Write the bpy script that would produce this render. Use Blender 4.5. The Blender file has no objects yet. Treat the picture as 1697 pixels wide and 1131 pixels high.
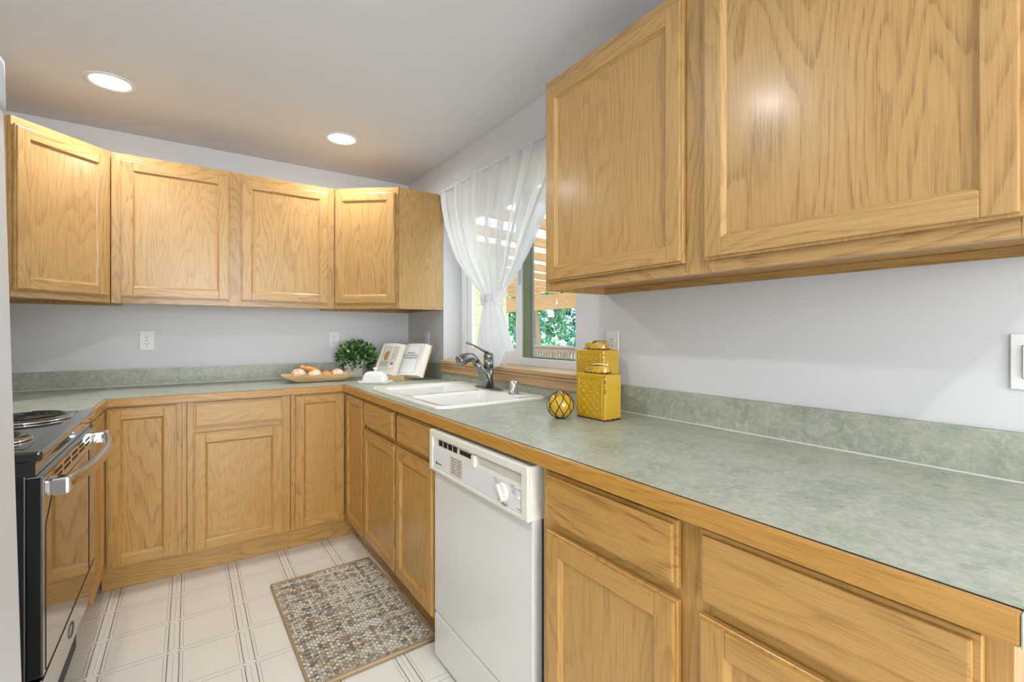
import bpy, bmesh, math, random
from mathutils import Vector, Matrix, Euler
random.seed(11)
R = math.radians
PI = math.pi
sc = bpy.context.scene
COL = sc.collection

# ------------------------------------------------------------------ camera
cd = bpy.data.cameras.new('camera'); cam = bpy.data.objects.new('camera', cd); COL.objects.link(cam)
cam.location = (0, 0, 1.2204); cam.rotation_euler = (R(90), 0, R(-34.5))
cd.sensor_width = 36; cd.lens = 777.6/1697*36; cd.shift_y = -13.37/1697
cd.clip_start = 0.02; cd.clip_end = 200
sc.camera = cam
# ------------------------------------------------------------------ world, sun, exposure
w = bpy.data.worlds.new('world'); sc.world = w; w.use_nodes = True
bg = w.node_tree.nodes['Background']
bg.inputs[0].default_value = (0.80, 0.91, 1.0, 1); bg.inputs[1].default_value = 3.0
sd = bpy.data.lights.new('sun', 'SUN'); sun = bpy.data.objects.new('sun', sd); COL.objects.link(sun)
sd.energy = 9.0; sd.angle = R(1.0); sd.color = (1, .96, .88)
sun.rotation_euler = Vector((.45, .50, -.74)).to_track_quat('-Z', 'Y').to_euler()
sc.view_settings.view_transform = 'Standard'; sc.view_settings.look = 'None'
sc.view_settings.gamma = 1; sc.view_settings.exposure = 0.0; sc.view_settings.use_curve_mapping = False
sc.cycles.max_bounces = 10; sc.cycles.transparent_max_bounces = 16
# fill light added behind the camera
def area(name, loc, rot, sx, sy, power, color=(1, 1, 1)):
    l = bpy.data.lights.new(name, 'AREA'); l.shape = 'RECTANGLE'; l.size = sx; l.size_y = sy; l.energy = power; l.color = color
    o = bpy.data.objects.new(name, l); COL.objects.link(o); o.location = loc; o.rotation_euler = rot
    return o
area('room_fill_light', (0.0, -3.9, 1.35), (R(90), 0, 0), 2.2, 2.1, 150, (0.94, 0.972, 1.0))
CAN_W = 7.0

# ------------------------------------------------------------------ constants measured from the photo
XR, YB, XL, CEIL = 1.413, 3.489, -0.935, 2.375
CT = 0.914
UB, UT = 1.375, 2.150
# ------------------------------------------------------------------ material helpers
def lin(h):
    h = h.lstrip('#'); c = [int(h[i:i+2], 16)/255 for i in (0, 2, 4)]
    return tuple(x/12.92 if x <= .04045 else ((x+.055)/1.055)**2.4 for x in c) + (1,)
class NT:
    def __init__(s, name):
        s.m = bpy.data.materials.new(name); s.m.use_nodes = True; s.t = s.m.node_tree
        s.b = s.t.nodes['Principled BSDF']; s.out = s.t.nodes['Material Output']
    def n(s, typ, **kw):
        nd = s.t.nodes.new(typ)
        for k, v in kw.items(): setattr(nd, k, v)
        return nd
    def l(s, a, b): s.t.links.new(a, b)
    def val(s, sock, v):
        if hasattr(v, 'type') and hasattr(v, 'is_output'): s.l(v, sock)
        else: sock.default_value = v
    def math(s, op, a, b=None, c=None, clamp=False):
        nd = s.n('ShaderNodeMath', operation=op, use_clamp=clamp)
        s.val(nd.inputs[0], a)
        if b is not None: s.val(nd.inputs[1], b)
        if c is not None: s.val(nd.inputs[2], c)
        return nd.outputs[0]
    def vec(s, op, a, b):
        nd = s.n('ShaderNodeVectorMath', operation=op); s.val(nd.inputs[0], a); s.val(nd.inputs[1], b); return nd.outputs[0]
    def mix(s, f, a, b, blend='MIX'):
        nd = s.n('ShaderNodeMix', data_type='RGBA', blend_type=blend)
        s.val(nd.inputs[0], f); s.val(nd.inputs[6], a); s.val(nd.inputs[7], b); return nd.outputs[2]
    def noise(s, v, scale, detail=2, rough=.5, dist=0.0):
        nd = s.n('ShaderNodeTexNoise'); s.l(v, nd.inputs['Vector']); nd.inputs['Scale'].default_value = scale
        nd.inputs['Detail'].default_value = detail; nd.inputs['Roughness'].default_value = rough; nd.inputs['Distortion'].default_value = dist
        return nd.outputs[0]
    def ramp(s, f, stops):
        nd = s.n('ShaderNodeValToRGB'); e = nd.color_ramp.elements
        while len(e) < len(stops): e.new(.5)
        for i, (p, c) in enumerate(stops):
            e[i].position = p; e[i].color = c if len(c) == 4 else (*c, 1)
        s.l(f, nd.inputs[0]); return nd.outputs[0]
    def bump(s, h, strength, dist=.001):
        nd = s.n('ShaderNodeBump'); nd.inputs['Strength'].default_value = strength; nd.inputs['Distance'].default_value = dist
        s.l(h, nd.inputs['Height']); s.l(nd.outputs[0], s.b.inputs['Normal'])
    def coord(s, what='Object'): return s.n('ShaderNodeTexCoord').outputs[what]
    def set(s, **kw):
        for k, v in kw.items(): s.val(s.b.inputs[k.replace('_', ' ')], v)
        return s
def plain(name, hexc, rough=.5, metal=0.0, **kw):
    a = NT(name); a.set(Base_Color=lin(hexc), Roughness=rough, Metallic=metal, **kw); return a.m
def oak(name, horizontal, light, mid, dark, rough=.34, rings=27.0, dx=4.6):
    """plain-sawn oak; grain runs along local Z, or along local X when horizontal"""
    a = NT(name); co = a.coord()
    sep = a.n('ShaderNodeSeparateXYZ'); a.l(co, sep.inputs[0])
    com = a.n('ShaderNodeCombineXYZ')
    if horizontal:
        a.l(sep.outputs[2], com.inputs[0]); a.l(sep.outputs[1], com.inputs[1]); a.l(sep.outputs[0], com.inputs[2])
    else:
        for i in range(3): a.l(sep.outputs[i], com.inputs[i])
    oi = a.n('ShaderNodeObjectInfo')
    off = a.n('ShaderNodeCombineXYZ')
    r37 = a.math('MULTIPLY', oi.outputs['Random'], 37.0)
    a.l(r37, off.inputs[0]); a.l(a.math('MULTIPLY', oi.outputs['Random'], 91.0), off.inputs[2]); a.l(a.math('MULTIPLY', oi.outputs['Random'], 13.0), off.inputs[1])
    p = a.vec('ADD', com.outputs[0], off.outputs[0])
    pv = a.vec('MULTIPLY', p, (dx, dx, .95))
    f = a.noise(pv, 1.0, 2.2, .42, .12)
    fine = a.noise(a.vec('MULTIPLY', p, (70, 70, 9)), 1.0, 2, .5)
    sp = a.n('ShaderNodeSeparateXYZ'); a.l(p, sp.inputs[0])
    f2 = a.math('ADD', a.math('ADD', f, a.math('MULTIPLY', sp.outputs[0], .55)), a.math('MULTIPLY', fine, .013))
    band = a.math('FRACT', a.math('MULTIPLY', f2, rings))
    line = a.ramp(band, [(0, (0, 0, 0)), (.50, (.06, .06, .06)), (.80, (.8, .8, .8)), (.93, (1, 1, 1)), (1, (0, 0, 0))])
    pores = a.noise(a.vec('MULTIPLY', p, (380, 380, 10)), 1.0, 2, .6)
    pm = a.ramp(pores, [(.44, (0, 0, 0)), (.60, (1, 1, 1))])
    slow = a.noise(a.vec('MULTIPLY', p, (5, 5, .8)), 1.0, 2, .5)
    base = a.mix(slow, light, mid)
    r2 = a.math('ADD', .45, a.math('MULTIPLY', a.math('FRACT', a.math('MULTIPLY', oi.outputs['Random'], 7.31)), .55))
    lf = a.math('MULTIPLY', a.math('MULTIPLY', line, r2), a.math('ADD', .24, a.math('MULTIPLY', pm, .52)))
    c1 = a.mix(lf, base, dark)
    c2 = a.mix(a.math('MULTIPLY', pm, .20), c1, dark)
    a.l(c2, a.b.inputs['Base Color'])
    a.set(Roughness=rough, Coat_Weight=.25, Coat_Roughness=.18)
    a.bump(a.math('MULTIPLY', lf, -1.0), .25, .0006)
    return a.m
UL, UM, UD = lin('#c69e65'), lin('#b98f53'), lin('#865b2a')
OAKV = oak('oak_upright', False, UL, UM, UD)
OAKH = oak('oak_level', True, UL, UM, UD, rings=24)
BL, BM, BD = lin('#cda05a'), lin('#c0914a'), lin('#855824')
BOAKV = oak('oak_base_upright', False, BL, BM, BD)
BOAKH = oak('oak_base_level', True, BL, BM, BD, rings=24)
NOSE = oak('oak_nosing', True, lin('#cc9a4c'), lin('#be883a'), lin('#835417'), rings=30)
SILLW = oak('oak_sill', True, lin('#cba87a'), lin('#bd9766'), lin('#8d6a40'), rings=30)
INNER = plain('cabinet_interior', '#c08a48', .6)

def wall_mat():
    a = NT('wall_paint'); co = a.coord(); n = a.noise(co, 220, 3, .6)
    a.set(Base_Color=lin('#dcdddf'), Roughness=.62); a.bump(n, .12, .001); return a.m
WALL = wall_mat()
def ceil_mat():
    a = NT('ceiling_paint'); co = a.coord(); n = a.noise(co, 160, 3, .6)
    a.set(Base_Color=lin('#e5e8ed'), Roughness=.8); a.bump(n, .1, .001); return a.m
CEILM = ceil_mat()

def floor_mat():
    a = NT('sheet_vinyl'); co = a.coord()
    s = a.n('ShaderNodeSeparateXYZ'); a.l(co, s.inputs[0]); x, y = s.outputs[0], s.outputs[1]
    P = .2345
    def cyc(v, o): return a.math('MULTIPLY', a.math('FRACT', a.math('DIVIDE', a.math('ADD', v, 20*P - o), P)), P)
    u = cyc(x, -.0505 - P/2); v = cyc(y, 2.682 - P/2)     # joint centre at P/2
    du = a.math('ABSOLUTE', a.math('SUBTRACT', u, P/2)); dv = a.math('ABSOLUTE', a.math('SUBTRACT', v, P/2))
    def band(d, c, wd): return a.math('LESS_THAN', a.math('ABSOLUTE', a.math('SUBTRACT', d, c)), wd)
    notx = a.math('GREATER_THAN', dv, .017)
    noty = a.math('GREATER_THAN', du, .033)
    dark = a.math('MULTIPLY', band(du, .0182, .0016), notx)
    t1 = a.math('MULTIPLY', band(du, .0295, .0009), notx)
    t2 = a.math('MULTIPLY', band(du, 0, .0007), notx)
    t3 = a.math('MULTIPLY', band(dv, .0125, .0011), noty)
    # small slanted ticks at every crossing
    q = a.math('ADD', du, dv)
    tick = a.math('MULTIPLY', band(q, .0285, .0026), a.math('MULTIPLY', band(dv, .0105, .0050), band(du, .018, .010)))
    thin = a.math('MAXIMUM', a.math('MAXIMUM', t1, t2), t3)
    blot = a.noise(co, 3.5, 3, .6)
    base = a.mix(blot, lin('#ece9e1'), lin('#e4e0d6'))
    c = a.mix(a.math('MULTIPLY', thin, .75), base, lin('#8e897c'))
    c = a.mix(a.math('MULTIPLY', a.math('MAXIMUM', dark, tick), .9), c, lin('#55524a'))
    a.l(c, a.b.inputs['Base Color']); a.set(Roughness=.32)
    a.bump(a.math('MAXIMUM', thin, dark), -.2, .0006)
    return a.m
FLOOR = floor_mat()
def lam_mat():
    a = NT('sage_laminate'); co = a.coord()
    n1 = a.noise(co, 11, 4, .62, .6); n2 = a.noise(co, 55, 5, .7, .8); n3 = a.noise(a.vec('ADD', co, (7, 3, 1)), 16, 4, .65, .5)
    c = a.ramp(n1, [(.3, lin('#939a88')), (.5, lin('#a9ae9d')), (.7, lin('#b4b3a4'))])
    c = a.mix(a.ramp(n3, [(.5, (0, 0, 0)), (.72, (.6, .6, .6))]), c, lin('#93a89c'))
    c = a.mix(a.ramp(n2, [(.48, (0, 0, 0)), (.66, (.75, .75, .75))]), c, lin('#c4c5b6'))
    c = a.mix(a.ramp(n2, [(.3, (.5, .5, .5)), (.45, (0, 0, 0))]), c, lin('#848a7a'))
    a.l(c, a.b.inputs['Base Color']); a.set(Roughness=.36); return a.m
LAM = lam_mat()
ENAMEL = plain('white_enamel', '#f2f0ea', .18, Coat_Weight=.4)
WHITE = plain('white_plastic', '#ededea', .35)
VINYL = plain('window_vinyl', '#f0f2f4', .35)
CREAM = plain('cream_plastic', '#ece8db', .38)
PANELW = plain('panel_white', '#e9e9ea', .4)
DOORW = plain('dishwasher_white', '#e6e6e0', .2, Coat_Weight=.3)
GREYM = plain('grey_metal', '#8d9196', .4, .8)
CHROME = plain('chrome', '#e6e8ea', .06, 1.0)
STEEL = plain('brushed_nickel', '#8f908f', .30, 1.0)
SSTEEL = plain('stainless', '#d2cfca', .22, 1.0)
MIRROR = plain('black_glass_front', '#a8a39c', .04, 1.0)
BLACK = plain('black_enamel', '#0c0c0d', .12, Coat_Weight=.6)
BLACKM = plain('black_matte', '#101011', .5)
COOKTOP = plain('black_cooktop', '#1a1c1e', .1, Coat_Weight=1.0, Coat_Roughness=.05)
DARK = plain('dark_slot', '#17120e', .7)
FRIDGE = plain('fridge_white', '#e4e7ec', .38)
FGREY = plain('fridge_grey', '#b9bec4', .4)
BEAD = plain('white_bead', '#e6e5df', .3)
SEAM = plain('laminate_seam', '#2b2721', .6)
INK = plain('ink', '#2c2c30', .7)
INKL = plain('pale_ink', '#85817b', .7)
CERAMIC = plain('white_ceramic', '#f0efec', .15, Coat_Weight=.5)
SOCKET = plain('socket_slot', '#333131', .6)

# ------------------------------------------------------------------ geometry helpers
class MB:
    def __init__(s): s.bm = bmesh.new()
    def _merge(s, b, mi, smooth=False):
        for f in b.faces: f.material_index = mi; f.smooth = smooth
        me = bpy.data.meshes.new('tmp'); b.to_mesh(me); b.free(); s.bm.from_mesh(me); bpy.data.meshes.remove(me)
    def box(s, a, b, bev=0.0, seg=2, mi=0, M=None):
        t = bmesh.new(); bmesh.ops.create_cube(t, size=1)
        for v in t.verts: v.co = Vector([a[i] + (b[i]-a[i])*(v.co[i]+.5) for i in range(3)])
        bmesh.ops.recalc_face_normals(t, faces=t.faces)
        if bev: bmesh.ops.bevel(t, geom=list(t.edges), offset=bev, segments=seg, affect='EDGES', profile=.6)
        if M is not None: t.transform(M)
        s._merge(t, mi, False); return s
    def prism(s, pts, z0, z1, bev=0.0, mi=0, seg=2, M=None, smooth=False):
        t = bmesh.new(); vs = [t.verts.new((p[0], p[1], z0)) for p in pts]; f = t.faces.new(vs)
        r = bmesh.ops.extrude_face_region(t, geom=[f])
        for e in r['geom']:
            if isinstance(e, bmesh.types.BMVert): e.co.z = z1
        bmesh.ops.recalc_face_normals(t, faces=t.faces)
        if bev: bmesh.ops.bevel(t, geom=list(t.edges), offset=bev, segments=seg, affect='EDGES', profile=.6)
        if M is not None: t.transform(M)
        s._merge(t, mi, smooth); return s
    def lathe(s, prof, n=24, mi=0, M=None, smooth=True):
        t = bmesh.new(); rings = []
        for r, z in prof:
            if r < 1e-6: rings.append([t.verts.new((0, 0, z))])
            else: rings.append([t.verts.new((r*math.cos(2*PI*i/n), r*math.sin(2*PI*i/n), z)) for i in range(n)])
        for a, b in zip(rings, rings[1:]):
            for i in range(n):
                j = (i+1) % n
                if len(a) == 1 and len(b) > 1: t.faces.new((a[0], b[i], b[j]))
                elif len(b) == 1 and len(a) > 1: t.faces.new((a[i], a[j], b[0]))
                elif len(a) > 1: t.faces.new((a[i], a[j], b[j], b[i]))
        for r in (rings[0], rings[-1]):
            if len(r) > 1:
                try: t.faces.new(r)
                except ValueError: pass
        bmesh.ops.recalc_face_normals(t, faces=t.faces)
        if M is not None: t.transform(M)
        s._merge(t, mi, smooth); return s
    def tube(s, pts, rad, n=12, mi=0, closed=False, flat=(1, 1), caps=True):
        t = bmesh.new(); pts = [Vector(p) for p in pts]; N = len(pts); rings = []
        rad = rad if hasattr(rad, '__len__') else [rad]*N
        up = Vector((0, 0, 1)); prev = None
        for i, p in enumerate(pts):
            if closed: d = pts[(i+1) % N]-pts[i-1]
            else: d = pts[min(i+1, N-1)]-pts[max(i-1, 0)]
            d.normalize()
            if prev is None: u = d.cross(up if abs(d.z) < .95 else Vector((1, 0, 0))).normalized()
            else: u = (prev - d*prev.dot(d)).normalized()
            prev = u; v = d.cross(u)
            rings.append([t.verts.new(p + (u*math.cos(2*PI*k/n)*flat[0] + v*math.sin(2*PI*k/n)*flat[1])*rad[i]) for k in range(n)])
        for i in range(N if closed else N-1):
            a, b = rings[i], rings[(i+1) % N]
            for k in range(n): t.faces.new((a[k], a[(k+1) % n], b[(k+1) % n], b[k]))
        if not closed and caps: t.faces.new(rings[0]); t.faces.new(rings[-1])
        bmesh.ops.recalc_face_normals(t, faces=t.faces)
        s._merge(t, mi, True); return s
    def ball(s, c, r, n=16, mi=0, M=None):
        t = bmesh.new(); bmesh.ops.create_uvsphere(t, u_segments=n, v_segments=max(6, n//2), radius=1)
        r = r if hasattr(r, '__len__') else (r, r, r)
        for v in t.verts: v.co = Vector((v.co.x*r[0]+c[0], v.co.y*r[1]+c[1], v.co.z*r[2]+c[2]))
        if M is not None: t.transform(M)
        s._merge(t, mi, True); return s
    def quadgrid(s, fn, nu, nv, mi=0, smooth=True, thick=0):
        t = bmesh.new(); g = [[t.verts.new(fn(i/nu, j/nv)) for j in range(nv+1)] for i in range(nu+1)]
        for i in range(nu):
            for j in range(nv): t.faces.new((g[i][j], g[i+1][j], g[i+1][j+1], g[i][j+1]))
        s._merge(t, mi, smooth); return s
    def build(s, name, mats, parent=None, M=None):
        me = bpy.data.meshes.new(name); s.bm.to_mesh(me); s.bm.free()
        for m in (mats if isinstance(mats, (list, tuple)) else [mats]): me.materials.append(m)
        o = bpy.data.objects.new(name, me); COL.objects.link(o)
        if parent is not None: o.parent = parent
        if M is not None:
            if parent is None: o.matrix_world = M
            else: o.matrix_local = M
        return o
def thing(name, label, cat, loc=(0, 0, 0), rz=0, group=None):
    o = bpy.data.objects.new(name, None); COL.objects.link(o); o.location = loc; o.rotation_euler = (0, 0, rz)
    o.empty_display_size = .05
    return tag(o, label, cat, group)
def tag(o, label=None, cat=None, group=None, kind=None):
    if label: o['label'] = label
    if cat: o['category'] = cat
    if group: o['group'] = group
    if kind: o['kind'] = kind
    return o
def struct(o): o['kind'] = 'structure'; return o
def T(x, y, z, rz=0): return Matrix.Translation((x, y, z)) @ Matrix.Rotation(rz, 4, 'Z')
def smooth_by_angle(o, ang=35):
    for p in o.data.polygons: p.use_smooth = True
    try: o.data.set_sharp_from_angle(angle=R(ang))
    except Exception: pass
    return o
def rrect(x0, y0, x1, y1, r, n=5):
    out = []
    for cx, cy, a0 in ((x1-r, y1-r, 0), (x0+r, y1-r, 90), (x0+r, y0+r, 180), (x1-r, y0+r, 270)):
        for i in range(n+1):
            a = R(a0 + 90*i/n); out.append((cx+r*math.cos(a), cy+r*math.sin(a)))
    return out

# ------------------------------------------------------------------ room shell
YN = -4.2
struct(MB().box((XL-.3, YN, -.1), (XR+.13, YB+.15, 0)).build('floor', FLOOR))
struct(MB().box((XL-.3, YN, CEIL), (XR+.13, YB+.15, CEIL+.12)).build('ceiling', CEILM))
struct(MB().box((XL-.15, YB, 0.001), (XR+.0, YB+.15, CEIL-.001)).build('wall_back', WALL))
struct(MB().box((XL-.15, YN, 0.001), (XL, YB-.001, CEIL-.001)).build('wall_left', WALL))
WY0, WY1, WZ0, WZ1 = 1.557, 2.872, 1.018, 2.08          # window opening in the right wall
WT = .17
rw = MB()
for a, b in (((XR, YN, .001), (XR+WT, WY0, CEIL-.001)), ((XR, WY1, .001), (XR+WT, YB+.15, CEIL-.001)),
             ((XR, WY0, .001), (XR+WT, WY1, WZ0)), ((XR, WY0, WZ1), (XR+WT, WY1, CEIL-.001))):
    rw.box(a, b)
# soft rounded drywall corners on the opening
rw = rw.build('wall_right', WALL); struct(rw)
struct(MB().box((XL, YN-.15, .001), (XR, YN, CEIL-.001)).build('wall_near', WALL))

# window unit: vinyl slider
FX0, FX1 = 1.548, 1.582
wm = MB()
wm.box((FX0, WY0+.001, WZ0+.022), (FX1, WY1-.001, WZ0+.062), .004)
wm.box((FX0, WY0+.001, WZ1-.05), (FX1, WY1-.001, WZ1-.001), .004)
wm.box((FX0, WY1-.075, WZ0+.06), (FX1, WY1-.001, WZ1-.05), .004)
wm.box((FX0, WY0+.001, WZ0+.06), (FX1, WY0+.035, WZ1-.05), .004)
win = wm.build('window_1', VINYL); struct(win)
sash = MB()
sx0, sx1 = 1.556, 1.576
sy0, sy1 = 2.165, WY1-.078
sash.box((sx0, sy1-.055, WZ0+.064), (sx1, sy1, WZ1-.052), .003)
sash.box((sx0, sy0, WZ0+.064), (sx1, sy0+.062, WZ1-.052), .003)
sash.box((sx0, sy0+.06, WZ0+.064), (sx1, sy1-.054, WZ0+.108), .003)
sash.box((sx0, sy0+.06, WZ1-.098), (sx1, sy1-.054, WZ1-.052), .003)
struct(sash.build('window_sash', VINYL, win))
GREENF = plain('green_screen_frame', '#7f8a6e', .5)
mf = MB(); mf.box((1.562, 2.088, WZ0+.064), (1.580, 2.162, WZ1-.052), .003)
struct(mf.build('screen_frame', GREENF, win))
fr = MB(); fr.box((1.558, 2.072, WZ0+.064), (1.574, 2.086, WZ1-.052), .002); fr.box((1.5581, WY0+.036, WZ0+.064), (1.574, 2.071, WZ0+.072), .002)
struct(fr.build('glazing_bead', plain('bead_grey', '#6d736c', .5), win))
g = NT('window_glass'); g.set(Base_Color=(1, 1, 1, 1), Roughness=0.0, IOR=1.2, Transmission_Weight=1.0)
tr = g.n('ShaderNodeBsdfTransparent'); gl = g.n('ShaderNodeBsdfGlossy'); gl.inputs['Roughness'].default_value = .02
lwg = g.n('ShaderNodeLayerWeight'); lwg.inputs['Blend'].default_value = .5
fz = g.math('ADD', .02, g.math('MULTIPLY', g.math('POWER', lwg.outputs['Facing'], 5.0), .6))
mxs = g.n('ShaderNodeMixShader'); g.l(fz, mxs.inputs[0]); g.l(tr.outputs[0], mxs.inputs[1]); g.l(gl.outputs[0], mxs.inputs[2]); g.l(mxs.outputs[0], g.out.inputs[0])
GLASS = g.m
struct(MB().box((1.564, WY0+.036, WZ0+.072), (1.568, 2.072, WZ1-.052)).build('fixed_pane', GLASS, win))
struct(MB().box((1.564, sy0+.06, WZ0+.106), (1.568, sy1-.054, WZ1-.096)).build('sash_pane', GLASS, win))
lk = MB(); lk.box((1.540, sy0+.012, 1.50), (1.5555, sy0+.034, 1.585), .004); struct(lk.build('sash_latch', WHITE, win))

# oak window sill (stool and apron)
sl = MB()
sl.box((XR-.042, WY0-.07, 1.016), (FX0+.02, WY1-.004, 1.039), .006, 3)
sill = sl.build('trim_1', SILLW, None, None)
# grain must run along Y: rebuild with a rotated frame
bpy.data.objects.remove(sill)
Ms = T(XR, WY1-.004, 0, R(-90))                    # local x -> -Y, local y -> +X
Lw = WY1-WY0+.07
sl = MB()
sl.box((0, -.040, 1.0165), (Lw, -.001, 1.039), .007, 3)
sl.box((.006, -.001, 1.0185), (WY1-WY0-.006, FX0-XR-.001, 1.0385), 0)
prof = [(-.001, 1.0155), (-.034, 1.0155), (-.036, 1.006), (-.030, .998), (-.0275, .980), (-.031, .972), (-.030, .962), (-.001, .962)]
t = MB()
t.prism([(p[0], p[1]) for p in prof], 0, Lw-.03)
# prism is in (y,z) profile extruded along x
for v in t.bm.verts:
    a, b, c = v.co; v.co = Vector((c+.015, a, b))
me_ = bpy.data.meshes.new('t'); t.bm.to_mesh(me_); t.bm.free(); sl.bm.from_mesh(me_); bpy.data.meshes.remove(me_)
bmesh.ops.recalc_face_normals(sl.bm, faces=sl.bm.faces)
sill = sl.build('trim_1', SILLW, None, Ms); struct(sill)

# ------------------------------------------------------------------ cabinet builders
def door(parent, M, wd, h, V, H, st=.052, tk=.019, name='door'):
    """frame-and-panel door: local x 0..wd, front face at y=-tk, z 0..h"""
    b = MB(); y0, y1 = -tk, -.0005
    yl = y0+.006
    for p_, q_ in (((0, yl, 0), (st-.004, y1, h)), ((wd-st+.004, yl, 0), (wd, y1, h)), ((st-.005, yl, 0), (wd-st+.005, y1, st-.004)), ((st-.005, yl, h-st+.004), (wd-st+.005, y1, h))):
        b.box(p_, q_, .0012, 1, 0)                                      # lipped back layer
    e = .006
    # stiles and rails proud of the lip
    b.box((e, y0, e), (st, yl+.004, h-e), .0028, 2, 0)
    b.box((wd-st, y0, e), (wd-e, yl+.004, h-e), .0028, 2, 0)
    b.box((st-.0005, y0, e), (wd-st+.0005, yl+.004, st), .0028, 2, 1)
    b.box((st-.0005, y0, h-st), (wd-st+.0005, yl+.004, h-e), .0028, 2, 1)
    # sloped inner moulding
    m = .009
    t = bmesh.new()
    o = [(st-.001, st-.001), (wd-st+.001, st-.001), (wd-st+.001, h-st+.001), (st-.001, h-st+.001)]
    i = [(st+m, st+m), (wd-st-m, st+m), (wd-st-m, h-st-m), (st+m, h-st-m)]
    vo = [t.verts.new((p[0], y0+.0022, p[1])) for p in o]; vi = [t.verts.new((p[0], y0+.0108, p[1])) for p in i]
    for k in range(4):
        f = t.faces.new((vo[k], vo[(k+1) % 4], vi[(k+1) % 4], vi[k])); f.material_index = 1 if k in (0, 2) else 0
    me = bpy.data.meshes.new('t'); t.to_mesh(me); t.free(); b.bm.from_mesh(me); bpy.data.meshes.remove(me)
    M = M @ Matrix.Translation((0, -.0022, 0)); d = b.build(name, [V, H], parent, M)
    p = MB(); p.box((st+m-.004, y0+.0105, st+m-.004), (wd-st-m+.004, y0+.0150, h-st-m+.004))
    p.build('panel', [V], d)
    return d
def drawer(parent, M, wd, h, V, H, tk=.019, name='drawer_front'):
    b = MB(); y0 = -tk
    b.box((0, y0+.007, 0), (wd, -.0005, h), .0015, 1, 1)
    b.box((.008, y0, .008), (wd-.008, y0+.009, h-.008), .004, 2, 1)
    return b.build(name, [V, H], parent, M @ Matrix.Translation((0, -.0022, 0)))
def frame_parts(parent, wd, z0, z1, stiles, rails, V, H, tk=.018, name='face_frame'):
    b = MB()
    for x0, x1 in stiles: b.box((x0, 0, z0), (x1, tk, z1), .0008, 1, 0)
    for x0, x1, a, c in rails: b.box((x0, .0004, a), (x1, tk, c), .0008, 1, 1)
    return b.build(name, [V, H], parent)
def carcass(parent, wd, dp, z0, z1, V, top=True, x0=0.0, back=True, floor_up=0.0):
    b = MB(); t = .014; y0 = .0185
    b.box((x0+.001, y0, z0), (x0+t, dp, z1)); b.box((wd-t, y0, z0), (wd-.001, dp, z1))
    b.box((x0+t, y0, z0+floor_up), (wd-t, dp, z0+floor_up+t))
    if top: b.box((x0+t, y0, z1-t), (wd-t, dp, z1))
    if back: b.box((x0+t, dp-.008, z0+t), (wd-t, dp, z1-(t if top else 0)))
    return b.build('carcass', [V], parent)

# ---- upper cabinets -------------------------------------------------------
YU = 3.145; XU = 1.096
LD = 2.116; ZD0 = 1.406
# two-door wall cabinet on the back wall
x0, x1 = -.331, .768
c = thing('wall_cabinet', 'oak two-door wall cabinet mounted on the back wall above the left outlet', 'cabinet', (x0, YU, 0))
W = x1-x0
frame_parts(c, W, UB, UT, [(0, .040), (.518, .582), (W-.036, W)], [(.04, .518, UB, UB+.036), (.582, W-.036, UB, UB+.036), (.04, .518, UT-.04, UT), (.582, W-.036, UT-.04, UT)], OAKV, OAKH)
carcass(c, W, YB-YU-.002, UB+.001, UT-.001, OAKV, floor_up=.02)
door(c, T(-.294-x0, 0, ZD0), .189+.294, LD-ZD0, OAKV, OAKH)
door(c, T(.247-x0, 0, ZD0), .729-.247, LD-ZD0, OAKV, OAKH)
# two-door wall cabinet beside the window (right wall)
y0c, y1c = 1.372, .112
c = thing('wall_cabinet', 'large oak two-door wall cabinet on the right wall, nearest the camera', 'cabinet', (XU, y0c, 0), R(-90))
W = y0c-y1c
a1, a2, b1, b2 = .022, y0c-.771, y0c-.711, y0c-.150
frame_parts(c, W, UB, UT, [(0, .045), (a2-.02, b1+.02), (W-.045, W)], [(.045, a2-.02, UB, UB+.040), (b1+.02, W-.045, UB, UB+.040), (.045, a2-.02, UT-.04, UT), (b1+.02, W-.045, UT-.04, UT)], OAKV, OAKH)
carcass(c, W, XR-XU-.002, UB+.001, UT-.001, OAKV, floor_up=.022)
hb = MB(); hb.box((.016, XR-XU-.024, UB+.001), (W-.016, XR-XU-.0105, UB+.0225)); hb.build('hanging_rail', [OAKH], c)
door(c, T(a1, 0, ZD0), a2-a1, LD-ZD0, OAKV, OAKH)
door(c, T(b1, 0, ZD0-.001), b2-b1, LD+.01-ZD0, OAKV, OAKH)
# diagonal corner wall cabinets
def diag(label, p, q, poly, dm0, dm1):
    """p,q: world ends of the diagonal face (left, right seen from the room)"""
    p, q = Vector(p), Vector(q); d = (q-p); L = d.length; rz = math.atan2(d.y, d.x)
    c = thing('corner_wall_cabinet', label, 'cabinet', (p.x, p.y, 0), rz)
    Mi = (T(p.x, p.y, 0, rz)).inverted()
    loc = [Mi @ Vector((a, b, 0)) for a, b in poly]
    b = MB(); b.prism([(v.x, v.y) for v in loc], UB+.018, UT-.001); b.build('carcass', [OAKV], c)
    frame_parts(c, L, UB, UT, [(.001, max(.03, dm0+.014)), (dm1-.014, L-.001)], [(dm0+.014, dm1-.014, UB, UB+.036), (dm0+.014, dm1-.014, UT-.04, UT)], OAKV, OAKH, tk=.017)
    b = MB()   # skirts that close the box down to the frame's lower edge
    n = len(loc)
    for i in range(1, n):
        u, v = loc[i], loc[(i+1) % n]
        dd = (v-u); ln = dd.length
        if ln < .05: continue
        b.box((.002, .0015, 0), (ln-.002, .012, .0175), M=T(u.x, u.y, UB, math.atan2(dd.y, dd.x)))
    b.build('bottom_rail', [OAKV], c)
    door(c, T(dm0, 0, ZD0), dm1-dm0, LD-ZD0, OAKV, OAKH)
    return c
pL, qL = (-.628, 2.850), (-.333, 3.144)
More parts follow.
